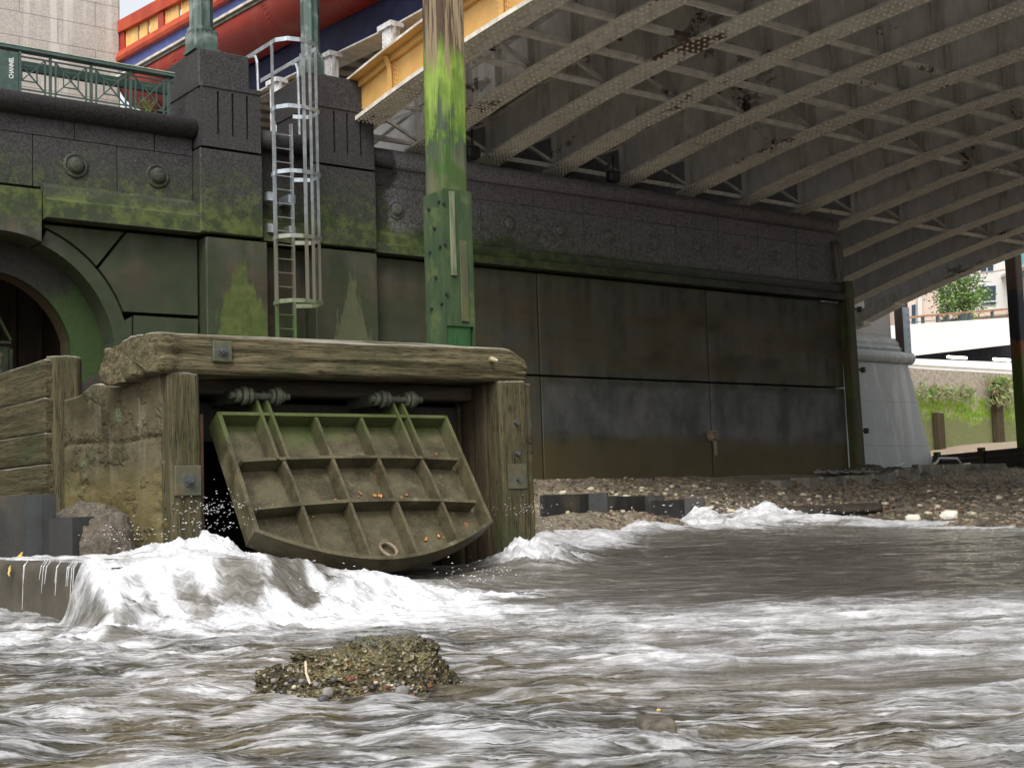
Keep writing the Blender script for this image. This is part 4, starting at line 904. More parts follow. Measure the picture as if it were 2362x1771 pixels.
def ground_z(X, Y):
    d, s = dist_poly(X, Y, SHORE); s = np.where(Y > 21, 1, s)
    beach = (s > 0)
    loc = .22 * sm(0, 1.0, d) * np.exp(-((X - 12.6) / 2.6) ** 2) * sm(17.5, 15.5, Y)
    dr = np.clip(20.9 - Y, 0, 60); t_ = d / (d + dr * .9 + .01)
    rise = LW + .66 * t_ ** .8 + loc
    stepw = sm(22.5, 23.5, X); up = .30 + .17 * sm(20.9, 22.4, Y) + .18 * sm(28.6, 31, X) * sm(22.6, 21, Y) + .03 * np.clip(Y - 22.4, 0, 8)
    st = sm(20.9, 21.25, Y) * stepw + sm(18.0, 22.2, Y) * (1 - stepw)
    z = rise * (1 - st) + up * st
    # ground behind the timber groyne at the right
    gy = 30.2 - (43.0 - X) * 1.58
    beh = sm(.0, .25, (X - (43.0 - (30.2 - Y) * .633))) * (X > 36)
    z = np.where(X > 36, z * (1 - beh) + (1.15 + .9 * sm(44, 56, X)) * beh, z)
    left = sm(9.5, 4, X) * sm(8.5, 10, Y)                       # under and behind the outfall box
    z = np.where(beach, z, LW - .25 - .5 * np.clip(1 - np.exp(-d / 1.5), 0, 1))
    z = z * (1 - left) + (-.35 + .5 * sm(13, 20, Y)) * left
    return z
def grid_mesh(name, xs, ys, zf, mats, attrs=None, mask=None):
    X, Y = np.meshgrid(xs, ys, indexing='xy'); res = zf(X, Y); Z = res[0] if isinstance(res, tuple) else res
    nx, ny = len(xs), len(ys); co = np.stack([X.ravel(), Y.ravel(), Z.ravel()], 1).astype(np.float32)
    i = np.arange((ny - 1) * (nx - 1)); r = i // (nx - 1); c = i % (nx - 1); a = r * nx + c
    q = np.stack([a, a + 1, a + nx + 1, a + nx], 1).astype(np.int32)
    if mask is not None: kp = mask(X, Y).ravel(); q = q[kp[q].all(1)]
    me = bpy.data.meshes.new(name); me.vertices.add(len(co)); me.vertices.foreach_set("co", co.ravel()); me.loops.add(q.size); me.polygons.add(len(q))
    me.loops.foreach_set("vertex_index", q.ravel()); me.polygons.foreach_set("loop_start", np.arange(0, q.size, 4, dtype=np.int32)); me.polygons.foreach_set("loop_total", np.full(len(q), 4, np.int32))
    me.update(calc_edges=True); me.polygons.foreach_set("use_smooth", np.ones(len(q), bool)); me.materials.append(mats)
    if isinstance(res, tuple):
        for nm, arr in res[1].items():
            at = me.attributes.new(nm, 'FLOAT', 'POINT'); at.data.foreach_set("value", arr.ravel().astype(np.float32))
    me.validate(); o = bpy.data.objects.new(name, me); COL.objects.link(o); return o
def shingle():
    k = NM("muddy_shingle", .85, 0, .3); P = k.pos(); x, y, z = k.xyz()
    v = k.voro(P, 9, "Color"); vd = k.voro(P, 9); v2 = k.voro(P, 26, "Color"); n = k.noise(P, 1.1, 5)
    r1 = k.n.new("ShaderNodeSeparateColor"); k.l.new(v, r1.inputs[0]); r2 = k.n.new("ShaderNodeSeparateColor"); k.l.new(v2, r2.inputs[0])
    c = k.mix(k.step(n, .35, .65), (.18, .15, .10), (.29, .245, .17)); c = k.mix(k.m2('MULTIPLY', k.step(r2.outputs[0], .5, .9), .7), c, (.25, .21, .15)); c = k.mix(k.m2('MULTIPLY', k.step(r2.outputs[1], .55, .9), .8), c, (.045, .04, .035))
    c = k.mix(k.m2('MULTIPLY', k.step(r1.outputs[0], .78, .84), k.step(vd, .5, .3)), c, (.33, .29, .2)); c = k.mix(k.m2('MULTIPLY', k.step(r1.outputs[1], .8, .86), k.step(vd, .5, .3)), c, (.16, .1, .06))
    wet = k.step(z, -.2, -.5); c = k.mix(k.m2('MULTIPLY', wet, .55), c, (.05, .04, .028))
    far = k.step(z, .95, 1.1); c = k.mix(far, c, k.mix(k.noise(P, 6, 4), (.4, .32, .24), (.28, .22, .16)))
    h = k.m2('ADD', k.m2('MULTIPLY', vd, -1.0), k.m2('MULTIPLY', k.voro(P, 26), -.5)); return k.out(c, k.bump(h, .8, .06, k.bump(k.noise(P, 3, 4), .6, .15)))
xs = np.concatenate([np.linspace(-120, -12, 19), np.arange(-11, 6, .5), np.arange(6, 42, .14), np.arange(42, 70, .7), np.linspace(72, 300, 16)])
ys = np.concatenate([np.linspace(-120, -8, 19), np.arange(-7, 6, .5), np.arange(6, 24, .12), np.arange(24, 46, .5), np.linspace(48, 300, 16)])
def gz(X, Y):
    P = np.stack([X, Y, X * 0], -1); z = ground_z(X, Y); a = sm(-.75, -.4, z)
    return z + a * (.035 * fbm(P * 1.3, 4, 3) + .02 * fbm(P * 6, 3, 4)) 
ground = grid_mesh("foreshore", xs, ys, gz, shingle()); tag(ground, kind="structure")

# falls: the line where the apron water drops to the lower pool
EDGE = np.array([(2.30, 6.35), (2.62, 6.45), (3.25, 6.45), (3.9, 6.5), (4.6, 6.65), (5.4, 6.9)])
def water(X, Y):
    P = np.stack([X, Y, X * 0], -1)
    s = X * .8 - Y * .6; t_ = X * .6 + Y * .8                    # along and across the flow
    S = np.stack([s * .55, t_ * 2.6, X * 0], -1)
    warp = .5 * fbm(P * .9, 3, 30)
    Sw = np.stack([s * .75 + warp, t_ * 3.6 + warp * 1.8, X * 0], -1)
    streak = fbm(Sw * 1.3, 5, 31, .6); fine = fbm(np.stack([s * 2.2 + warp, t_ * 9 + warp * 2, X * 0], -1), 3, 32)
    chop = fbm(np.stack([s * 1.6, t_ * 3.4, X * 0], -1) + warp[..., None] * 1.4, 5, 33, .55)
    # --- level
    wob = .22 * fbm(P * 1.5, 3, 40) + .08 * fbm(P * 5, 3, 41)
    edge_y = np.interp(X, EDGE[:, 0], EDGE[:, 1]) + wob
    up = sm(edge_y - .26, edge_y + .28, Y + .10 * fbm(P * 7, 3, 47))                      # 1 on the apron
    xe = np.interp(Y, [6.9, 7.3], [2.36, 2.60]); up *= sm(xe, xe + .14, X + .05 * wob)                            # spills over the left side of the apron too
    crest = np.interp(X, [2.4, 3.0, 3.6, 3.95, 4.4, 5.0, 7.0, 9.0], [-.24, -.265, -.295, -.37, -.46, -.50, -.53, LW])
    crest = crest + .03 * np.exp(-((X - 3.05) / .25) ** 2 - ((Y - 6.7) / .4) ** 2) + .04 * np.exp(-((X - 3.4) / .32) ** 2 - ((Y - 6.75) / .38) ** 2)
    z = LW + (crest - LW) * up
    z = np.where(X > 7.0, LW + (crest - LW) * up * sm(9.0, 7.0, X), z)
    # jets either side of the leaning gate
    jl = np.exp(-((X - 4.12) / .20) ** 2 - ((Y - 8.72) / .36) ** 2); jl2 = np.exp(-((X - 3.75) / .35) ** 2 - ((Y - 8.3) / .45) ** 2)
    jr = np.exp(-((X - 6.85) / .3) ** 2 - ((Y - 8.7) / .35) ** 2) ; jr2 = np.exp(-((X - 7.25) / .45) ** 2 - ((Y - 8.95) / .35) ** 2)
    hf = fbm(np.stack([s * 3.5 + warp, t_ * 7, X * 0], -1), 5, 61, .65); hf2 = np.abs(fbm(np.stack([X * 5, Y * 4, X * 0], -1) + warp[..., None], 4, 62, .6))
    z = z + .20 * jl * (1 + .9 * hf - .7 * hf2) + .10 * jl2 * (1 + hf) + .15 * jr * (1 + .9 * hf - .6 * hf2) + .10 * jr2 * (1 + hf)
    z = z + .12 * np.exp(-((X - 12.3) / 2.4) ** 2 - ((Y - 12.4) / 1.8) ** 2)
    und = np.exp(-((X - 5.25) / .75) ** 2 - ((Y - 8.2) / .5) ** 2) * (X > 4.4); z = z - .06 * und
    # standing wave against the shore and a second, lower one
    def along(cx, cy, ls, lt, p=2): a = (X - cx) * .8 - (Y - cy) * .6; b_ = (X - cx) * .6 + (Y - cy) * .8; return np.exp(-(np.abs(a / ls)) ** p - (b_ / lt) ** 2)
    hump = along(15.5, 14.2, 1.6, .42, 2.5); hump2 = along(16.4, 12.9, 1.8, .3); ridge = along(13.2, 14.4, 3.2, .3); dsh0, _s = dist_poly(X, Y, SHORE[1:8]); crest2 = np.exp(-((dsh0 - .45) / .28) ** 2)
    z = z + .075 * crest2 * (1 + 1.2 * chop + .4 * fine) * (X > 7.2)
    z = z + .30 * hump * (1 + .5 * chop + .2 * fine) + .12 * hump2 + .10 * ridge
    depth = np.hypot(X, Y); near = sm(9, 2.5, depth)
    calm = sm(2.2, 4.2, t_ - 3.6 + .5 * warp) * sm(17.5, 13.5, t_) * sm(-.5, 2.0, s)          # smooth fast band
    amp = .032 * (1 - .55 * calm)
    z = z + amp * chop * .9 + .018 * fine + .014 * streak
    # small waves over the stones in the lee of the boulder
    # --- foam
    f = .0
    fall = np.exp(-((Y - (edge_y - .02)) / .30) ** 2) * sm(2.2, 2.5, X) * sm(5.0, 4.2, X)
    pool = np.exp(-((Y - (edge_y - .38)) / .30) ** 2) * sm(1.6, 2.3, X) * sm(5.4, 4.3, X)
    glassy = np.exp(-((X - 3.45) / .33) ** 4 - ((Y - edge_y - .04) / .20) ** 4) + .9 * np.exp(-((X - 2.80) / .13) ** 2 - ((Y - edge_y + .02) / .16) ** 2)
    veil = fbm(np.stack([X * 8 + warp, Y * 1.5, X * 0], -1), 4, 71); gy = fbm(np.stack([X * 3, Y * 2.2, X * 0], -1) + warp[..., None], 4, 72)
    side = np.exp(-((X - 2.45) / .28) ** 2) + .9 * np.exp(-((X - 4.2) / .3) ** 2) + .55 * np.exp(-((X - 3.02) / .08) ** 2)
    f = fall * (.70 + .7 * veil + 1.6 * gy + .6 * side) + pool * (1.0 + 2.0 * gy) - 1.15 * glassy * (1 - 1.5 * veil)
    apron = sm(edge_y, edge_y + .3, Y) * sm(4.8, 3.9, X) * sm(2.4, 2.7, X); f = f + apron * (.42 + .8 * chop)
    f = f + 1.3 * jl + .7 * jl2 + 1.0 * jr + .9 * jr2
    leftpool = np.exp(-((X - 2.05) / .5) ** 2 - ((Y - 6.9) / 1.1) ** 2) * (.9 + 1.8 * gy); f = f + .9 * leftpool
    tail = np.exp(-((t_ - 6.5) / .55) ** 2) * sm(-2.6, .2, s) * sm(5.5, 1.5, s); f = f + .55 * tail * (1 + 1.2 * streak)
    shore_f = 1.1 * hump + .85 * hump2 + .75 * ridge; f = f + shore_f * (.9 + .9 * streak)
    dsh, _ = dist_poly(X, Y, SHORE[2:]); f = f + .85 * np.exp(-((dsh - .2) / .6) ** 2) * (1 + 1.3 * streak) + .5 * crest2 * (X > 7.2)
    # broad pale rushing band in front, thin dark smooth band behind it
    band = sm(2.4, 3.2, t_ + .5 * streak) * sm(6.9, 5.6, t_ + .8 * streak) * sm(-2.2, 1.2, s)
    f = f + band * (.34 + .75 * streak + .5 * chop + .35 * fine)
    farb = sm(9.2, 10.5, t_) * sm(0, 6, s); f = f + farb * (.04 + .7 * streak)
    band2 = sm(3.6, 4.4, t_) * sm(6.7, 5.9, t_ + .4 * streak) * sm(-1.5, 1.0, s); f = f + band2 * (.30 + .25 * chop)
    patchy = np.clip(fbm(np.stack([s * .9 + warp, t_ * 6, X * 0], -1), 3, 51) - .36, 0, 1) * 3.2; f = f + patchy * .8 * calm
    fg = sm(3.6, 2.6, t_) + sm(0.5, -1.5, s); trail = np.exp(-((Y - (edge_y - .8)) / .55) ** 2) * sm(1.0, 2.0, X) * sm(6.2, 4.6, X); f = f + trail * (.45 + 1.1 * chop + .7 * gy)
    f = f + np.clip(fg, 0, 1) * (.24 + .75 * chop + .4 * fine)  # foreground foam, raised to stand in for silvery sky reflection too
    fc = np.clip(f, 0, 1); z = z + fc * (.03 * hf - .02 * hf2) * (1 - .6 * calm)
    rid = 1 - 2.2 * np.abs(fbm(np.stack([X * 7 + warp, Y * 6, X * 0], -1), 4, 81, .6)); rid2 = 1 - 2.2 * np.abs(fbm(np.stack([X * 19 + warp, Y * 17, X * 0], -1), 3, 82, .6))
    thk = np.clip(fall + pool + jl + jl2 + jr + .8 * leftpool, 0, 1); z = z + thk * (.030 * rid + .016 * rid2)
    rip = fbm(np.stack([s * 5.5 + warp * 2, t_ * 12 + warp * 3, X * 0], -1), 2, 63, .45); ripw = np.clip(sm(4.2, 2.6, t_) + sm(1.2, -1.0, s), 0, 1); z = z + .019 * rip * ripw * (1 - sm(.3, 1, fc) * .4) + .007 * rip
    rkx, rky = 2.05, 3.62; ra = (X - rkx) * .794 - (Y - rky) * .608; rb = (X - rkx) * .608 + (Y - rky) * .794
    rr_ = np.sqrt((ra / .40) ** 2 + (rb / .22) ** 2); wake = np.exp(-((rr_ - 1.0) / .22) ** 2) * sm(.35, -.25, ra); lee = np.exp(-((ra - .55) / .35) ** 2 - (rb / .14) ** 2)
    f = f + .55 * wake * (1 + 1.6 * rip) - .35 * lee; z = z + .018 * wake; chopw = np.clip(sm(4.3, 2.9, t_) + sm(1.4, -.6, s) * sm(7.0, 5.6, t_), 0, 1) * (1 - thk)
    thick = np.clip(fall + pool + jl + jl2 + jr + jr2 + .7 * trail + .8 * hump + leftpool, 0, 1)
    return z, {"thick": thick, "chopw": chopw, "foam": np.clip(f, 0, 1.6), "calm": calm, "near": near}
def water_mat():
    k = NM("silty_rushing_water", .16, 0, .5); P = k.pos(); k.b.inputs["IOR"].default_value = 1.33
    fo = k.attr("foam")[2]; calm = k.attr("calm")[2]
    F = k.vm(k.vm(P, (1, 1, 1), (0, 0, math.radians(36.87))), (1.5, 15, 3))   # stretched along the flow
    s1 = k.noise(F, 1.5, 6, .62, .4); s2 = k.noise(k.vm(P, (1, 1, 1), (0, 0, math.radians(36.87))), 7, 6, .68, .8); s3 = k.noise(F, 7, 4, .6)
    tex = k.m2('ADD', k.m2('MULTIPLY', s1, .6), k.m2('MULTIPLY', s2, .4))
    e = k.m2('ADD', fo, k.m2('MULTIPLY', k.m2('SUBTRACT', tex, .5), 2.0))
    fac = k.m2('MULTIPLY', k.step(e, .05, 1.25), k.m2('ADD', .68, k.m2('MULTIPLY', k.attr('thick')[2], .32)))
    murk = k.mix(k.step(s1, .35, .65), (.085, .08, .066), (.165, .155, .135)); murk = k.mix(calm, murk, k.mix(k.step(s1, .35, .65), (.045, .040, .032), (.075, .069, .058)))
    foam = k.mix(k.step(s2, .35, .62), (.44, .45, .46), (.77, .77, .79))  # foam greyed in its hollows, shade put into the colour
    s4 = k.noise(F, 3.2, 4, .6, .6)
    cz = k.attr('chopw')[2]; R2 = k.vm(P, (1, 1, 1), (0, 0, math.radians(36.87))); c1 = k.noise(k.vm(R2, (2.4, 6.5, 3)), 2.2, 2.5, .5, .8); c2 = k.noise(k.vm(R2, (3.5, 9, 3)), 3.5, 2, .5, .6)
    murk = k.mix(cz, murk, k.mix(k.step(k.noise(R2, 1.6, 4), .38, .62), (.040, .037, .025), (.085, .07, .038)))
    film_or_glint = k.noise(k.vm(R2, (4.5, 15, 4)), 1.0, 2.5, .55, .9); glint2 = k.noise(k.vm(R2, (1.2, 3.5, 4)), 1.0, 3, .5, .4)  # pale lobes painted on the choppy water as sky glints
    glint_fac = k.m2('MULTIPLY', k.step(k.m2('ADD', film_or_glint, k.m2('MULTIPLY', k.m2('SUBTRACT', glint2, .5), .5)), .47, .62), .40)
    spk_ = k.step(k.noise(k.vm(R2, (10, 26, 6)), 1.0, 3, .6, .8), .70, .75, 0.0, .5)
    fac = k.m2('ADD', k.m2('MULTIPLY', fac, k.m2('SUBTRACT', 1.0, k.m2('MULTIPLY', cz, .55))), k.m2('MULTIPLY', cz, k.m2('MAXIMUM', glint_fac, spk_)))
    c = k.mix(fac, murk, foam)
    nb = k.bump(c1, k.m2('MULTIPLY', cz, .9), .05, k.bump(c2, k.m2('MULTIPLY', cz, .8), .02))
    nb = k.bump(s1, k.m2('SUBTRACT', .6, k.m2('MULTIPLY', cz, .4)), .03, k.bump(s2, .5, .02, k.bump(s4, k.m2('SUBTRACT', .75, k.m2('MULTIPLY', cz, .5)), .016, k.bump(s3, .5, .008, nb))))
    k._s(k.b.inputs["Specular IOR Level"], .6)
    return k.out(c, nb, k.m2('ADD', k.m2('SUBTRACT', .10, k.m2('MULTIPLY', cz, .06)), k.m2('MULTIPLY', fac, .5)))
def spaced(a, b_, s0, s1):
    out = [a]; 
    while out[-1] < b_: t_ = (out[-1] - a) / (b_ - a); out.append(out[-1] + s0 + (s1 - s0) * t_)
    return out
wx = np.array(list(np.linspace(-150, -8, 30)[:-1]) + spaced(-8, .2, .3, .03) + spaced(.22, 7.8, .018, .018)[1:] + spaced(7.82, 20, .03, .12)[1:] + spaced(20.2, 300, .5, 12)[1:])
wy = np.array(list(np.linspace(-200, -8, 30)[:-1]) + spaced(-8, .8, .3, .03) + spaced(.82, 9.4, .018, .018)[1:] + spaced(9.42, 19.0, .03, .10)[1:])
WM = water_mat()
def wmask(X, Y): return ~((Y > 9.9) & (X < 7.0)) & ~((X > 7.0) & (X < 8.6) & (Y > 11.9)) & ~((Y > 7.6) & (X < 2.0) & (Y > 9.9))
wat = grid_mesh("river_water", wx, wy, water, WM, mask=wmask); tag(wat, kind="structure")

# spray thrown up beside the gate, over the falls and along the shore
def spray(centres, n, seed, zr=.25, sp=(.2, .2), r0=.0015, r1=.0038):
    R = np.random.default_rng(seed); m = MB()
    for cx, cy, cz, w in centres:
        for _ in range(int(n * w)):
            a = R.normal(0, 1, 3); x, y = cx + a[0] * sp[0], cy + a[1] * sp[1]; z = cz + abs(a[2]) * zr * .5; r = R.uniform(r0, r1)
            d = Vector((.8, -.6, R.uniform(-.4, .8))).normalized() * r * R.uniform(1.2, 3); c = Vector((x, y, z)); u = d.orthogonal().normalized() * r * .6; w_ = d.cross(u).normalized() * r * .6
            m.add([c + d, c + u, c + w_, c - u, c - w_, c - d], [(0, 1, 2), (0, 2, 3), (0, 3, 4), (0, 4, 1), (5, 2, 1), (5, 3, 2), (5, 4, 3), (5, 1, 4)])
    return m
M_FOAM = simple("white_spray", (.85, .85, .87), (.8, .8, .82), 9, .5)
m = spray([(4.08, 8.7, .02, 1), (3.9, 8.4, -.12, .6), (3.3, 8.3, -.16, .5)], 150, 1, .2, (.12, .2)).v and spray([(4.08, 8.7, .0, 1), (3.9, 8.4, -.12, .6), (3.3, 8.3, -.16, .5), (2.7, 6.5, -.3, .6), (3.5, 6.3, -.45, .6), (4.6, 6.4, -.45, .5)], 130, 1, .13, (.12, .16))
m2_ = spray([(6.9, 8.75, -.1, 1), (7.3, 9.0, -.25, .7)], 60, 2, .14, (.15, .12)); m.add(m2_.v, m2_.f)
m3_ = spray([(15.2, 14.6, -.2, 1), (14.6, 14.9, -.3, .5), (16.0, 13.4, -.4, .4)], 60, 3, .2, (.7, .25), .005, .011); m.add(m3_.v, m3_.f)
o = m.build("spray", M_FOAM); tag(o, "white droplets of spray beside the gate, over the falls and at the shore", "spray", kind="stuff")

# water running down the left face of the apron
# (thin white threads)
R = random.Random(9); m = MB()
for i in range(14):
    y = R.choice([R.uniform(7.05, 7.5), R.uniform(7.9, 9.2), R.uniform(7.4, 8.6)]); z0 = -.235; L_ = R.uniform(.1, .3)
    m.tube([(2.515, y, z0 + .005), (2.49, y + R.uniform(-.01, .01), z0 - .03), (2.478, y, z0 - L_)], [R.uniform(.003, .008), .004, .0015], 5)
o = m.build("trickles", simple("trickling_water", (.5, .5, .5), (.35, .36, .36), 20, .2)); tag(o, "thin threads of water running down the side of the concrete apron", "water", kind="stuff")

# ------------------------------------------------------------------ stones
def crusty(name, base=0):
    k = NM(name, .85, 0, .35); P = k.pos(); x, y, z = k.xyz(); v = k.voro(P, 95, "Color"); vd = k.voro(P, 95); r1 = k.n.new("ShaderNodeSeparateColor"); k.l.new(v, r1.inputs[0]); n = k.noise(P, 6, 5)
    c = k.mix(k.step(n, .35, .65), (.06, .052, .026), (.20, .17, .08)); c = k.mix(k.m2('MULTIPLY', k.step(r1.outputs[0], .66, .85), .45), c, (.22, .165, .07)); c = k.mix(k.m2('MULTIPLY', k.step(r1.outputs[1], .7, .85), .7), c, (.02, .02, .015))
    c = k.mix(k.m2('MULTIPLY', k.step(r1.outputs[2], .86, .9), k.step(z, -.40, -.47)), c, (.38, .33, .25)); c = k.mix(k.m2('MULTIPLY', k.step(r1.outputs[0], .01, .03, 1, 0), .6), c, (.16, .04, .02))
    nz = k.xyz(k.g.outputs["Normal"])[2]; c = k.mix(k.m2('MULTIPLY', k.m2('MULTIPLY', k.step(nz, .5, .9), k.step(z, -.47, -.42)), .75), c, k.mix(n, (.10, .125, .11), (.17, .16, .11)))
    return k.out(c, k.bump(k.m2('ADD', vd, k.noise(P, 30, 4)), 1.0, .02))
def lump(name, c, size, seed, mat, amp=.25, res=40, rot=0, flat=.0, fq=2.2, prof=None, box=.8):
    n1, n2 = res, res * 2; V = []; 
    th_ = np.linspace(0.001, math.pi - .001, n1); ph = np.linspace(0, 2 * math.pi, n2, endpoint=False); T, P_ = np.meshgrid(th_, ph, indexing='ij')
    D = np.stack([np.sin(T) * np.cos(P_), np.sin(T) * np.sin(P_), np.cos(T)], -1); D2 = np.sign(D) * np.abs(D) ** box
    r = 1 + amp * fbm(D * fq + seed, 5, seed, .6) + amp * .5 * fbm(D * fq * 5, 4, seed + 4, .65) - amp * .5 * np.clip(fbm(D * fq * 3 + 7, 3, seed + 6) - .2, 0, 1); Q = D2 * r[..., None] * np.array(size)
    ca, sa = math.cos(rot), math.sin(rot); x, y = Q[..., 0] * ca - Q[..., 1] * sa, Q[..., 0] * sa + Q[..., 1] * ca
    z = Q[..., 2]
    if prof: z = z * prof(Q[..., 0], Q[..., 1])
    V = np.stack([x + c[0], y + c[1], z + c[2]], -1).reshape(-1, 3)
    F = [(i * n2 + k, i * n2 + (k + 1) % n2, (i + 1) * n2 + (k + 1) % n2, (i + 1) * n2 + k) for i in range(n1 - 1) for k in range(n2)]
    return MB().add(V.tolist(), F).build(name, mat, smooth=True)
M_CRUST = crusty("crusted_rubble")
RC = Vector((2.55, 4.18, 0))
rot = math.atan2(-.6, .8)
# main concrete lump: high step at its right-centre, lower shelf on the left, low rubble skirt in front
o = empty("concrete_lump", (2.5, 4.2, -.6), "crumbling lump of mussel-crusted concrete rubble standing in the foreground stream", "boulder")
def reparent(ob, par):
    for v in ob.data.vertices: v.co -= par.location
    ob.parent = par; return ob
def P3(px, py, z): # unused guard
    return None
def at(px, py, depth): return Vector(CF) * depth + Vector(CR) * ((px - 1181) / 3097 * depth) + Vector(CU) * (-(py - 885.5) / 3097 * depth)
def cast(px, py):
    """point of the beach seen at a photograph pixel"""
    r = at(px, py, 1.0); t_ = 8.0
    while t_ < 80:
        p = r * t_
        if p.z <= float(ground_z(np.array([p.x]), np.array([p.y]))[0]): break
        t_ += .05
    return r * t_
def rel(a, b, z, c=(2.17, 3.61)): return (c[0] + .794 * a + .608 * b, c[1] - .608 * a + .79 * b, z)
for nm, a_, b_, z_, sz, sd_, amp in (("slab_top", .09, .10, -.440, (.12, .07, .035), 28, .45), ("broken_slab", -.11, .08, -.462, (.12, .07, .022), 31, .4), ("body", .04, .06, -.575, (.225, .14, .145), 3, .3), ("upper_step", .06, .07, -.480, (.15, .09, .07), 8, .36), ("left_shelf", -.19, .05, -.59, (.16, .11, .11), 13, .36), ("rubble_skirt", -.03, -.05, -.60, (.25, .12, .065), 17, .4)):
    reparent(lump(nm, rel(a_, b_, z_), sz, sd_, M_CRUST, amp, 70 if nm == "body" else 50, rot, fq=2.6, box=.72), o)
R = random.Random(21); mats_p = [simple("grey_pebble", (.16, .15, .14), (.24, .22, .2), 12, .6), simple("cream_pebble", (.42, .36, .26), (.5, .45, .36), 12, .6), simple("brick_pebble", (.15, .05, .03), (.11, .04, .025), 12, .7), simple("dark_pebble", (.035, .035, .038), (.06, .055, .05), 12, .5)]
for i in range(70):
    a_ = R.uniform(-.28, .22); s_ = R.uniform(.004, .011); zz = -.565 + R.uniform(0, .06); p_ = rel(a_, -.13 + R.uniform(-.02, .03) + .25 * abs(a_) ** 1.3, zz)
    st = lump("pebble", p_, (s_, s_ * .8, s_ * .7), i, mats_p[R.choice((0, 0, 0, 1, 3, 3, 3, 3, 2))], .3, 7); reparent(st, o)
for a_, b_, zz, s_, mi in ((-.09, -.145, -.54, .02, 0), (.13, -.15, -.545, .024, 0), (-.1, -.16, -.56, .02, 3)): reparent(lump("pebble", rel(a_, b_, zz), (s_, s_ * .6, s_ * .8), 5, mats_p[mi], .25, 9), o)
m = MB().tube([rel(-.165, -.075, -.455), rel(-.16, -.10, -.485), rel(-.145, -.125, -.515)], .0035, 5); reparent(m.build("straw", simple("pale_straw", (.6, .52, .38), (.5, .42, .3), 20, .7)), o)
sr = MB(); rough_block(sr, [(2.19, 2.38), (2.262, 2.345), (2.29, 2.40), (2.215, 2.435)], -.72, -.522, .012, .008, 14, 5, rnd=.008)
sr = sr.build("small_block", simple("brown_stone", (.06, .05, .035), (.11, .095, .07), 30, .8, bump=.6, bscale=60), smooth=True); tag(sr, "small square brown stone just breaking the water in the foreground, right of the large lump", "stone")
leaf("dead_leaf", (2.27, 2.41, -.512), (0, -.3, 1), .008, R, simple("yellow_leaf", (.6, .42, .12), (.5, .33, .08), 30, .6), "yellow leaf lying on the small square brown stone")
leaf("dead_leaf", (2.52, 8.0, -.215), (-.8, 0, .6), .035, R, MATS["yellow_leaf"], "yellow leaf hanging over the edge of the concrete apron, left of the falls")
leaf("dead_leaf", (2.507, 8.15, -.3), (-1, 0, .1), .03, R, MATS["yellow_leaf"], "greenish yellow leaf stuck low on the wet side of the apron")

# gravel heap against the outfall's concrete side
mound = lump("gravel_heap", (3.40, 9.35, -.3), (.27, .48, .40), 4, simple("grey_brown_gravel", (.07, .058, .042), (.14, .115, .085), 30, .85, bump=1, bscale=50, bdist=.03, c3=(.1, .08, .055), s3=9), .12, 50, 0, fq=3)
tag(mound, "heap of grey-brown gravel banked against the concrete side of the outfall", "gravel", kind="stuff")

# beach pebbles
R = random.Random(5); nr = np.random.default_rng(5)
def ico(s, seed):
    b = bmesh.new(); bmesh.ops.create_icosphere(b, subdivisions=1, radius=1); rr = random.Random(seed)
    for v in b.verts: v.co *= rr.uniform(.75, 1.2)
    V = [v.co.copy() for v in b.verts]; F = [[w.index for w in f.verts] for f in b.faces]; b.free(); return V, F
icos = [ico(1, k) for k in range(6)]
M_PEBS = [simple("beach_pebble_brown", (.18, .145, .10), (.25, .205, .145), 10, .75), simple("beach_pebble_dark", (.04, .036, .03), (.07, .06, .05), 10, .6), simple("beach_pebble_tan", (.30, .25, .17), (.24, .19, .12), 10, .8), simple("beach_pebble_rust", (.13, .075, .045), (.1, .06, .035), 10, .8)]
PX = nr.uniform(12.5, 38, 36000); PY = nr.uniform(8.0, 22.2, 36000); PZ = gz(PX, PY); dsh, sg = dist_poly(PX, PY, SHORE)
m = MB(); cnt = 0
for x, y, z, d in zip(PX, PY, PZ, dsh):
    if z < -.58 or cnt > 15000 or (y > 20.7 and x > 22.2): continue
    s_ = min(.10, .014 + abs(R.gauss(0, .020))); V, F = icos[cnt % 6]; a = R.uniform(0, 6.28); ca, sa = math.cos(a), math.sin(a); sx, sy, sz = s_ * R.uniform(.8, 1.5), s_, s_ * R.uniform(.4, .8)
    m.mat(R.choice((0, 0, 0, 1, 1, 2, 3))); m.add([(x + (v.x * sx * ca - v.y * sy * sa), y + (v.x * sx * sa + v.y * sy * ca), z + v.z * sz + sz * .25) for v in V], F); cnt += 1
o = m.build("beach_pebbles", M_PEBS); tag(o, "brown and grey pebbles and rubble strewn over the foreshore", "pebbles", kind="stuff")
M_PALE_ST = simple("pale_chalk_stone", (.42, .37, .25), (.55, .5, .38), 8, .8, bump=.4, bscale=12)
sproto = []
for k in range(5):
    q = lump("pale_stone", (0, 0, 0), (1, .7, .55), k * 3 + 1, M_PALE_ST, .3, 9); sproto.append(q)
R = random.Random(33); n = 0
def put_stone(q, p, s_, label, group=None):
    q.location = p; q.scale = (s_, s_, s_); q.rotation_euler = (R.uniform(-.3, .3), R.uniform(-.3, .3), R.uniform(0, 6.28)); return tag(q, label, "stone", group)
for i in range(72):
    px = R.uniform(1450, 2360) if R.random() < .8 else R.uniform(1290, 1500); py = R.uniform(1122, 1190)
    p = cast(px, py); 
    if p.x > 42: continue
    q = sproto[n] if n < 4 else sproto[n % 5].copy()
    if n >= 4: COL.objects.link(q)
    put_stone(q, (p.x, p.y, p.z + .015), R.uniform(.035, .085), "pale cream stone lying among the brown shingle of the beach", "pale stones scattered on the beach"); n += 1
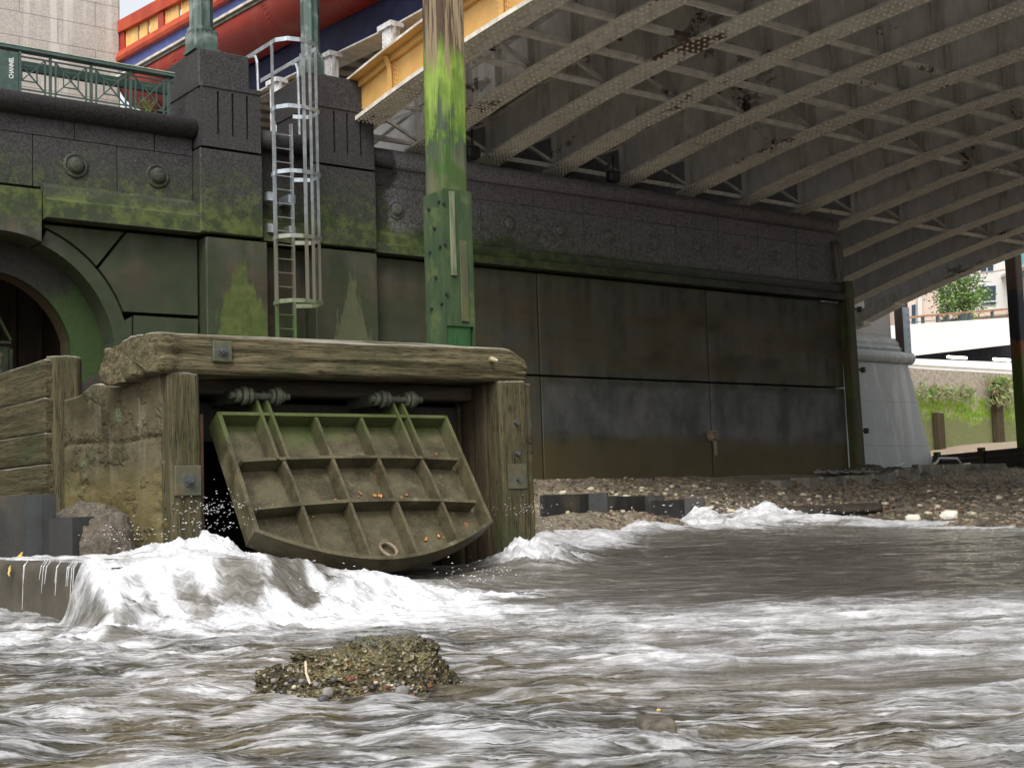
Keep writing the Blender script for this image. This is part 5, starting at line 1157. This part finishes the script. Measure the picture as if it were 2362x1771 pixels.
sproto[4].location = (24, 17, float(gz(np.array([24.]), np.array([17.]))[0]) + .02); sproto[4].scale = (.08,) * 3; tag(sproto[4], "pale cream stone lying among the brown shingle of the beach", "stone", "pale stones scattered on the beach")
M_WST = simple("white_chalk_stone", (.66, .62, .5), (.74, .71, .62), 6, .8, bump=.4, bscale=12)
for px, py, s_, lb in ((2106, 1196, .12, "large angular white stone at the water's edge, the left one of the two biggest"), (2189, 1190, .14, "largest white stone on the beach, standing right of its angular neighbour"), (2082, 1219, .12, "long white stone lying right at the waterline below two bigger ones")):
    p = cast(px, py + 6); q = lump("white_stone", (0, 0, 0), (1, .7, .62), int(px), M_WST, .28, 14); q.location = (p.x, p.y, p.z + s_ * .3); q.scale = (s_,) * 3; q.rotation_euler = (0, 0, -.7); tag(q, lb, "stone")
p = cast(1925, 1192); m = MB(); rough_beam(m, (p.x - .75, p.y + .55, p.z + .08), (p.x + .6, p.y - .5, p.z + .12), .3, .16, .06, .06, 4, 9, rnd=.06); lg_ = m.build("driftwood", simple("black_driftwood", (.02, .016, .012), (.05, .038, .025), 6, .9, bump=.8, bscale=15), smooth=True); tag(lg_, "dark waterlogged driftwood lying on the shingle behind the breaking wave", "driftwood")
p = cast(1815, 1108)
# debris and pipes on top of the sheet row
m = MB(); R = random.Random(44)
for i in range(260):
    x = R.uniform(26.5, 34.5); y = R.uniform(21.4, 23.6 if x > 28.6 else 22.2); z = .42 + (.05 * (y - 21)); a = R.uniform(0, 6.28); L_ = R.uniform(.08, .45)
    m.beam((x, y, z + R.uniform(0, .08)), (x + math.cos(a) * L_, y + math.sin(a) * L_, z + R.uniform(.02, .11)), R.uniform(.02, .07), R.uniform(.02, .05))
o = m.build("debris", simple("grey_debris", (.24, .23, .22), (.09, .08, .07), 9, .8)); tag(o, "litter of broken slats and sticks lying behind the row of trench sheets", "debris", kind="stuff")
M_PIPE = simple("dirty_white_pipe", (.5, .5, .48), (.38, .37, .34), 12, .5)
for lb, pts in (("bent white pipe whose end sticks up left of the others in the debris", [(30.4, 22.3, .72), (29.4, 22.0, .56), (29.0, 21.9, .52)]), ("long white pipe lying flat across the debris at the pier's foot", [(28.9, 21.5, .5), (30.6, 21.4, .56), (32.4, 21.6, .66)]), ("S-shaped white pipe with a crooked right end, topmost in the debris", [(31.0, 22.0, .56), (31.9, 22.3, .74), (32.3, 22.5, .86), (33.0, 22.4, .84), (33.15, 22.4, .7)])):
    tag(MB().tube(pts, .035, 8).build("pipe", M_PIPE, smooth=True), lb, "pipe")
for i, (x, y, s_) in enumerate(((28.1, 21.7, .28), (29.0, 21.6, .2), (27.4, 21.6, .16))):
    q = lump("debris_mound", (x, y, .45), (s_ * 1.9, s_, s_ * .8), i + 3, simple("dark_matted_weed", (.04, .035, .022), (.09, .07, .04), 9, .95, bump=.8), .35, 16); tag(q, ("largest clump of matted weed at the foot of the fender timber", "small clump of matted weed right of the largest one", "low clump of matted weed left of the largest one")[i], "weed clump")
m = MB(); R = random.Random(45)
for i in range(160):
    x = R.uniform(34.2, 38.5); y = 21.5 + (38.5 - x) * -.3 + R.uniform(-1.6, 1.0); V, F = icos[i % 6]; s_ = R.uniform(.06, .17); z = float(ground_z(np.array([x]), np.array([y]))[0]); m.add([(x + v.x * s_, y + v.y * s_, z + v.z * s_ * .6) for v in V], F)
o = m.build("rubble", simple("pale_rubble", (.42, .43, .44), (.2, .2, .21), 4, .8)); tag(o, "pale blue-grey broken rubble at the right end of the sheet row", "rubble", kind="stuff")
# timber groyne at the right
M_GROY = simple("tarred_timber", (.022, .018, .015), (.05, .035, .024), 4, .85, stretch=(1, 1, 4), bump=.6, bscale=12)
gr = empty("timber_groyne", (40, 26, .8), "low dark plank groyne running from the granite pier towards the river, shingle heaped behind it", "groyne")
a, b_ = Vector((43.0, 30.2, 0)), Vector((36.4, 19.9, 0))
for k in range(3): MB().beam((a.x, a.y, .77 + k * .19), (b_.x, b_.y, .77 + k * .19), .1, .18).build("plank", M_GROY, gr)
for t_ in (.04, .35, .62, .93): p = a.lerp(b_, t_); MB().box(p.x - .2, p.x - .02, p.y - .12, p.y + .08, .2, 1.36).build("post", M_TZ, gr)

# ------------------------------------------------------------------ near fender pile
def pile_mat():
    k = NM("mossy_fender_pile", .8, 0, .25); P = k.pos(); x, y, z = k.xyz(); st = k.noise(k.vm(P, (7, 7, .45)), 1.3, 6, .65); n = k.noise(P, 2.6, 5); f = k.noise(k.vm(P, (14, 14, 1)), 3, 4)
    zz = k.m2('ADD', z, k.m2('MULTIPLY', k.m2('SUBTRACT', st, .5), 2.2))
    wood = k.mix(k.step(st, .44, .52), (.075, .05, .033), (.26, .20, .12))
    lime = k.mix(k.step(k.m2('ADD', k.m2('MULTIPLY', st, .5), k.m2('MULTIPLY', n, .5)), .4, .6), (.10, .17, .025), (.25, .35, .07)); green = k.mix(k.step(n, .42, .58), (.035, .10, .012), (.055, .075, .045))
    low = k.mix(k.step(n, .4, .6), (.05, .085, .025), (.11, .115, .06))
    c = k.mix(k.step(zz, 5.05, 4.85), wood, lime); c = k.mix(k.step(zz, 4.55, 4.05), c, k.mix(k.step(n, .45, .55), lime, green)); c = k.mix(k.step(zz, 4.2, 3.75), c, green); c = k.mix(k.step(zz, 3.9, 3.4), c, low)
    c = k.mix(k.step(z, 2.1, 1.95), c, k.mix(n, (.03, .10, .015), (.02, .06, .03)))
    c = k.mix(k.m2('MULTIPLY', k.step(f, .62, .75), .6), c, (.02, .025, .012))
    return k.out(c, k.bump(f, .8, .012, k.bump(st, .7, .02)))
M_PILE = pile_mat()
fp = empty("fender_pile", (8.45, 12.1, -.5), "tall square timber pile furred with bright green moss, just behind the lintel beam", "pile")
m = MB(); rough_beam(m, (8.455, 12.1, -.9), (8.545, 12.1, 9.0), .35, .35, .008, .05, 3, 5, up=(0, 1, 0), rnd=.02, grain=.1); m.build("timber", M_PILE, fp, smooth=True)
def slv_mat():
    k = NM("green_iron_sleeve", .6, 0, .3); P = k.pos(); x, y, z = k.xyz(); n = k.noise(k.vm(P, (4, 4, 1)), 3, 4)
    c = k.mix(k.step(n, .35, .65), (.03, .055, .024), (.045, .075, .032)); c = k.mix(k.m2('MULTIPLY', k.step(k.noise(P, 5, 4), .55, .7), .5), c, (.1, .13, .04)); return k.out(c, k.bump(n, .3, .01))
M_SLV = slv_mat()
m = MB(); m.box(8.312, 8.668, 11.905, 11.925, 1.95, 3.47).box(8.294, 8.31, 11.905, 12.28, 1.2, 3.45)
m.box(8.67, 8.69, 11.905, 12.28, 1.2, 3.47); pl = m.build("sleeve_plate", M_SLV, fp)
MB().cbox(8.38, 8.45, 11.880, 11.904, 2.5, 3.44, .006).build("packing_strip", simple("pale_strip", (.17, .18, .11), (.09, .11, .05), 5, .8, stretch=(3, 3, .6)), fp)
MB().cbox(8.5, 8.60, 11.880, 11.904, 2.0, 2.9, .006).build("packing_strip", simple("ochre_strip", (.075, .08, .03), (.055, .06, .03), 5, .8, stretch=(3, 3, .6)), fp)
m = MB()
for i, zz in enumerate((3.33, 3.28, 3.05, 2.83, 2.8, 2.5, 2.2, 2.17)): m.tube([(8.296, 11.96 + .22 * ((i * 2) % 3) / 2.2, zz), (8.268, 11.96 + .22 * ((i * 2) % 3) / 2.2, zz)], .022, 8)
for zz in (3.3, 2.85, 2.3): m.tube([(8.31, 11.9, zz), (8.31, 11.875, zz)], .02, 8)
m.build("bolts", simple("dark_bolt", (.02, .03, .025), (.03, .04, .03), 9, .5), pl)
# far piles
def rust_pile():
    k = NM("rust_banded_pile", .75, 0, .3); P = k.pos(); x, y, z = k.xyz(); n = k.noise(k.vm(P, (4, 4, .6)), 1.5, 5); zz = k.m2('ADD', z, k.m2('MULTIPLY', n, .8))
    c = k.mix(k.step(zz, 6.8, 6.9), (.03, .03, .04), k.mix(n, (.10, .06, .045), (.06, .045, .04))); c = k.mix(k.step(zz, 5.2, 5.1), c, (.17, .075, .03)); c = k.mix(k.step(zz, 4.9, 4.4), c, k.mix(n, (.10, .15, .02), (.05, .07, .025)))
    return k.out(c, k.bump(n, .5, .03))
M_FARP = rust_pile()
o = empty("river_pile", (40.6, 25.4, 1), "tall rust-banded square pile with green slime at the right edge, behind the timber groyne", "pile")
pc = at(2350, 800, 44.5); MB().cbox(pc.x - .2, pc.x + .2, pc.y - .2, pc.y + .2, -.5, 9.5, .03).build("timber", M_FARP, o)
o = empty("river_pile", (38.0, 32, 1), "pile clad in pale bolted steel standing against the right side of the far granite pier", "pile")
pa = at(2076, 700, 50.0); MB().cbox(pa.x - .17, pa.x + .2, pa.y - .2, pa.y + .18, 4.95, 8.6, .02).build("timber", simple("purple_brown_timber", (.06, .04, .05), (.09, .06, .05), 3, .8), o)
m = MB().cbox(pa.x - .19, pa.x + .22, pa.y - .23, pa.y - .205, 4.9, 6.75, .005); 
for k in range(6): m.tube([(pa.x + .1, pa.y - .23, 5.1 + k * .28), (pa.x + .1, pa.y - .27, 5.1 + k * .28)], .025, 6)
m.build("steel_cladding", simple("pale_bolted_steel", (.2, .25, .28), (.25, .29, .31), 4, .5), o)
# dark floodlights on the coping under the bridge
for (px, py), lb in (((1090, 352), "small black floodlight on the coping just right of the mossy pile"), ((1415, 408), "small black floodlight hanging under the bridge ribs above the middle of the coping")):
    c = at(px, py, 28.0 if px < 1200 else 30.5); o = empty("floodlight", c, lb, "floodlight"); MB().cbox(c.x - .16, c.x + .16, c.y - .1, c.y + .12, c.z - .13, c.z + .13, .05).build("housing", simple("black_lamp", (.012, .012, .013), (.02, .02, .02), 9, .5), o)
    MB().tube([(c.x, c.y, c.z + .1), (c.x, c.y, c.z + .5)], .025, 6).box(c.x - .2, c.x + .2, c.y - .02, c.y + .02, c.z - .02, c.z + .03).build("bracket", MATS["black_lamp"], o)

# ------------------------------------------------------------------ beyond the bridge
def mossy():
    k = NM("mossy_embankment", .9, 0, .2); P = k.pos(); x, y, z = k.xyz(); n = k.noise(P, .9, 6, .6); n2 = k.noise(P, 5, 5, .7); zz = k.m2('ADD', z, k.m2('MULTIPLY', k.m2('SUBTRACT', n, .5), 1.4))
    c = k.mix(k.step(n2, .35, .65), (.26, .22, .17), (.42, .37, .3)); c = k.mix(k.m2('MULTIPLY', k.step(n2, .6, .68), .8), c, (.12, .12, .08))
    c = k.mix(k.m2('MULTIPLY', k.step(zz, 4.35, 4.0), k.step(k.noise(P, 2.6, 6, .7), .62, .5, .35, .95)), c, k.mix(k.step(n2, .35, .65), (.10, .19, .015), (.22, .33, .035))); c = k.mix(k.step(zz, 3.3, 2.9), c, k.mix(n2, (.12, .17, .04), (.2, .18, .11)))
    return k.out(c, k.bump(n2, .6, .1))
o = MB().box(44.0, 80, 36.0, 37.4, -1, 5.35).build("embankment_wall", mossy()); tag(o, "old embankment wall beyond the pier, bright green moss on its lower half", "wall")
for px0, px1, py0, py1, lb in ((2168, 2182, 950, 1008, "shorter timber post standing against the mossy embankment wall"), (2306, 2320, 880, 1020, "taller timber post against the mossy embankment wall, beside the rust-banded pile")):
    def yplane(px, py, y): r = at(px, py, 1.0); return r * (y / r.y)
    a, b_, c = yplane(px0, py1, 35.6), yplane(px1, py1, 35.6), yplane(px0, py0, 35.6); tag(MB().cbox(a.x, b_.x, 35.6, 35.95, 0.5, c.z, .04).build("timber_post", M_TZD), lb, "timber post")
M_WB = simple("white_render", (.80, .79, .77), (.74, .73, .71), 1.5, .7)
YD = 37.0
def yp_(px, py, y=YD): r = at(px, py, 1.0); v = r * (y / r.y); return (v.x, v.z)
deck = empty("white_terrace", (55, 38, 5), "white terrace deck with a dark open parking level beneath it, behind the mossy wall", "terrace")
def poly_y(pxs, y0, y1, name, mat, parent): return MB().prism([yp_(*p, y=y0) for p in pxs], y0, y1, 'y').build(name, mat, parent)
poly_y([(2040, 752), (2480, 722), (2480, 775), (2115, 812), (2112, 822), (2040, 830)], YD, YD + 5, "deck_fascia", M_WB, deck)
poly_y([(2112, 806), (2480, 768), (2480, 778), (2112, 820)], YD - .15, YD, "drip_mould", M_WB, deck)
poly_y([(2090, 826), (2480, 842), (2480, 880), (2096, 848)], YD - .25, YD + 5, "parapet", M_WB, deck)
poly_y([(2092, 836), (2480, 856), (2480, 862), (2092, 840)], YD - .32, YD - .25, "parapet_moulding", M_WB, deck)
poly_y([(2090, 760), (2480, 740), (2480, 880), (2090, 850)], YD + 4.2, YD + 5, "back_wall", simple("dark_garage", (.02, .02, .03), (.03, .03, .045), 3, .8), deck)
# lit tubes in the parking level
km = NM("lit_tube", .5); km.b.inputs["Emission Color"].default_value = (1, 1, .8, 1); km.b.inputs["Emission Strength"].default_value = 6.0; M_TUBE = km.out((.9, .9, .8))
for q, lb in (((2188, 820, 2232, 828), "left of two lit tube lamps in the dark parking level"), ((2294, 825, 2332, 833), "right of two lit tube lamps in the dark parking level, nearer the pile")):
    (x0, z1), (x1, z0) = yp_(q[0], q[1], YD + .3), yp_(q[2], q[3], YD + .3); tag(MB().cbox(x0, x1, YD + .3, YD + .42, z0, z1, .02).build("tube_lamp", M_TUBE), lb, "lamp")
tr = empty("terrace_railing", (55, YD, 8), "thin railing with a brown handrail along the edge of the white terrace", "railing")
YT = YD + .4
(x0, z0), (x1, z1) = yp_(2084, 733, YT), yp_(2480, 700, YT)
MB().beam((x0, YT, z0), (x1, YT, z1), .1, .1).build("handrail", simple("brown_handrail", (.35, .2, .1), (.28, .15, .08), 5, .6), tr)
for px in (2128, 2162, 2184, 2218, 2224, 2236, 2288, 2350, 2420):
    t_ = (px - 2084) / (2480 - 2084); py = 733 - 33 * t_; (xa, za), (xb, zb2) = yp_(px, py, YT), yp_(px, py + 33, YT); MB().box(xa - .07, xa + .07, YT - .05, YT + .05, zb2, za).build("post", simple("dark_teal_post", (.04, .06, .06), (.06, .08, .08), 5, .5), tr)
for dy in (12, 22): (xa, za), (xb, zb2) = yp_(2084, 733 + dy, YT), yp_(2480, 700 + dy, YT); MB().beam((xa, YT, za), (xb, YT, zb2), .03, .03).build("wire", MATS["dark_teal_post"], tr)
# apartment building far behind
BD = 95.0
def bp(px, py, dd=0.0): v = at(px, py, BD + dd); return v
bn = Vector((CF[0], CF[1], 0)).normalized(); ba = Vector((0.79, -0.61, 0)).normalized()
def slab(pxs, d0, d1, name, mat, parent):
    """flat-faced block whose face is cut to the given outline, running back from d0 to d1 metres behind the facade plane"""
    F_ = [bp(*p) + bn * d0 for p in pxs]; B_ = [v + bn * (d1 - d0) for v in F_]; n = len(pxs)
    return MB().add(F_ + B_, [tuple(range(n)), tuple(range(2 * n - 1, n - 1, -1))] + [(i, (i + 1) % n, (i + 1) % n + n, i + n) for i in range(n)]).build(name, mat, parent)
bl = empty("apartment_building", bp(2220, 760), "pale rendered apartment block with dark windows and balconies, partly behind the tree", "building")
M_REN = simple("white_facade", (.62, .61, .58), (.56, .55, .52), .4, .8); M_PINK = simple("pink_facade", (.62, .5, .42), (.56, .44, .37), .4, .8)
slab([(2150, 420), (2560, 420), (2560, 790), (2150, 790)], 0, 12, "facade", M_REN, bl)
slab([(2060, 500), (2152, 500), (2152, 790), (2060, 790)], -1.5, 12, "wing", M_PINK, bl)
slab([(2099, 500), (2108, 500), (2108, 790), (2099, 790)], -1.9, -1.5, "pilaster", M_REN, bl)
slab([(2152, 728), (2335, 716), (2335, 728), (2152, 742)], -.6, 0, "string_course", M_PINK, bl)
slab([(2152, 742), (2335, 728), (2335, 790), (2152, 790)], -.3, 0, "ground_storey", M_PINK, bl)
M_GL = simple("dark_window_glass", (.03, .05, .075), (.05, .08, .1), .5, .12); M_FRM = simple("pale_window_frame", (.6, .62, .65), (.55, .56, .6), 2, .5)
def window(x0, y0, x1, y1, d=0.0, bars=(), hb=()):
    w_ = slab([(x0, y1), (x1, y1 - 2), (x1, y0 - 2), (x0, y0)], d - .08, d - .02, "window", M_FRM, bl); t_ = 1.4
    slab([(x0 + t_, y1 - t_), (x1 - t_, y1 - 2 - t_), (x1 - t_, y0 - 2 + t_), (x0 + t_, y0 + t_)], d - .12, d - .08, "pane", M_GL, w_)
    for bx in bars: slab([(bx, y1), (bx + 1.6, y1), (bx + 1.6, y0), (bx, y0)], d - .18, d - .12, "mullion", M_FRM, w_)
    for by in hb: slab([(x0, by), (x1, by - 2), (x1, by + .5), (x0, by + 2.5)], d - .18, d - .12, "transom", M_FRM, w_)
window(2260, 588, 2291, 628, bars=(2274,), hb=(613,)); window(2262, 660, 2297, 706, hb=(696,)); window(2158, 660, 2178, 712); window(2262, 742, 2306, 762, -.3, (2281,), (752,)); window(2168, 742, 2206, 764, -.3, (2186,)); window(2260, 510, 2291, 556, bars=(2274,)); window(2086, 710, 2098, 780, -1.5)
M_TEAL = simple("teal_glass", (.05, .22, .22), (.09, .3, .3), .5, .2)
slab([(2334, 500), (2420, 490), (2420, 640), (2334, 636)], -2, 0, "glass_bay", M_TEAL, bl); slab([(2352, 500), (2358, 500), (2358, 630), (2352, 632)], -2.1, -2, "bay_frame", M_FRM, bl)
for (x0, y0), lb in (((2308, 634), ""), ((2314, 722), "")):
    bc = slab([(x0, y0 + 6), (2430, y0 - 14), (2430, y0 - 20), (x0, y0)], -4.5, 0, "balcony", M_REN, bl)
    m = slab([(x0 + 1, y0), (2430, y0 - 20), (2430, y0 - 52), (x0 + 1, y0 - 30)], -4.5, -4.4, "balustrade", simple("grey_glass_balustrade", (.3, .36, .38), (.36, .42, .44), .8, .3), bc)
    slab([(x0, y0 - 30), (2430, y0 - 52), (2430, y0 - 55), (x0, y0 - 33)], -4.6, -4.3, "rail", simple("dark_rail", (.04, .05, .05), (.05, .06, .06), 3, .5), bc)
slab([(2250, 600 + 30), (2330, 588 + 30), (2330, 590 + 30), (2250, 602 + 30)], -.06, 0, "render_joint", M_PINK, bl)
# tree on the terrace
te = empty("young_tree", (0, 0, 0), "young leafy green tree standing on the terrace in front of the pale building", "tree")
DT = 74.0; te.location = at(2222, 748, DT)
R = random.Random(71); m = MB(); base = at(2222, 752, DT); brs = []
top = at(2226, 640, DT); m.tube([base, base.lerp(top, .5) + Vector((.1, 0, 0)), top], [.16, .1, .03], 7)
for i in range(26):
    s_ = base.lerp(top, R.uniform(.25, .95)); e = at(R.uniform(2155, 2288), R.uniform(618, 738), DT + R.uniform(-1.6, 1.6)); s2 = s_.lerp(e, .5) + Vector((0, 0, .12)); m.tube([s_, s2, e], [.05, .03, .012], 5); brs.append((s_, s2, e))
m.build("trunk", simple("tree_bark", (.07, .055, .04), (.1, .08, .06), 8, .9), te)
V_, F_ = [], []; m = MB(); cl = []
for _ in range(110):
    while True:
        px, py = R.uniform(2150, 2292), R.uniform(612, 744); cx, cy = 2214, 690; k_ = ((px - cx) / 62) ** 2 + ((py - cy) / (78 if py < cy else 52)) ** 2
        if k_ < 1.0 * R.uniform(.55, 1.15) and not (px > 2250 and py < 650): break
    cl.append((px, py, DT + R.uniform(-1.5, 1.5)))
for (px, py, dd) in cl:
    c0 = at(px, py, dd); rr = R.uniform(.16, .36)
    for _ in range(36):
        c = c0 + Vector((R.gauss(0, 1), R.gauss(0, 1), R.gauss(0, .8))) * rr; d = Vector((R.uniform(-1, 1), R.uniform(-1, 1), R.uniform(-.6, .4))).normalized() * R.uniform(.07, .13); e = d.cross(Vector((R.uniform(-1, 1), R.uniform(-1, 1), R.uniform(-1, 1)))).normalized() * .045
        m.mat(R.choice((0, 0, 1, 2))); m.add([c - d, c + e, c + d, c - e], [(0, 1, 2, 3)])
m.build("crown", [simple("leaf_green", (.085, .17, .03), (.12, .21, .045), 2, .6), simple("leaf_light", (.2, .3, .07), (.26, .36, .1), 2, .6), simple("leaf_dark", (.04, .09, .02), (.05, .1, .02), 2, .6)], te)
# scrub on the embankment
m = MB(); R = random.Random(72)
for i in range(700):
    px, py = (R.uniform(2120, 2250), R.gauss(905, 8)) if i < 260 else (R.gauss(2312, 16), R.uniform(868, 935)); v = at(px, py, 1.0); c = v * ((35.85 - R.uniform(0, .5)) / v.y); d = Vector((R.uniform(-1, 1), R.uniform(-.5, .5), R.uniform(-.6, 1))).normalized() * R.uniform(.1, .22); e = d.cross(Vector((0, 1, 0))).normalized() * .05
    m.mat(R.choice((0, 1, 2))); m.add([c - d, c + e, c + d, c - e], [(0, 1, 2, 3)])
o = m.build("wall_scrub", [MATS["leaf_green"], simple("dry_scrub", (.2, .15, .08), (.26, .2, .12), 3, .8), MATS["leaf_light"]]); tag(o, "straggling scrub growing from the top courses of the embankment wall", "scrub", kind="stuff")
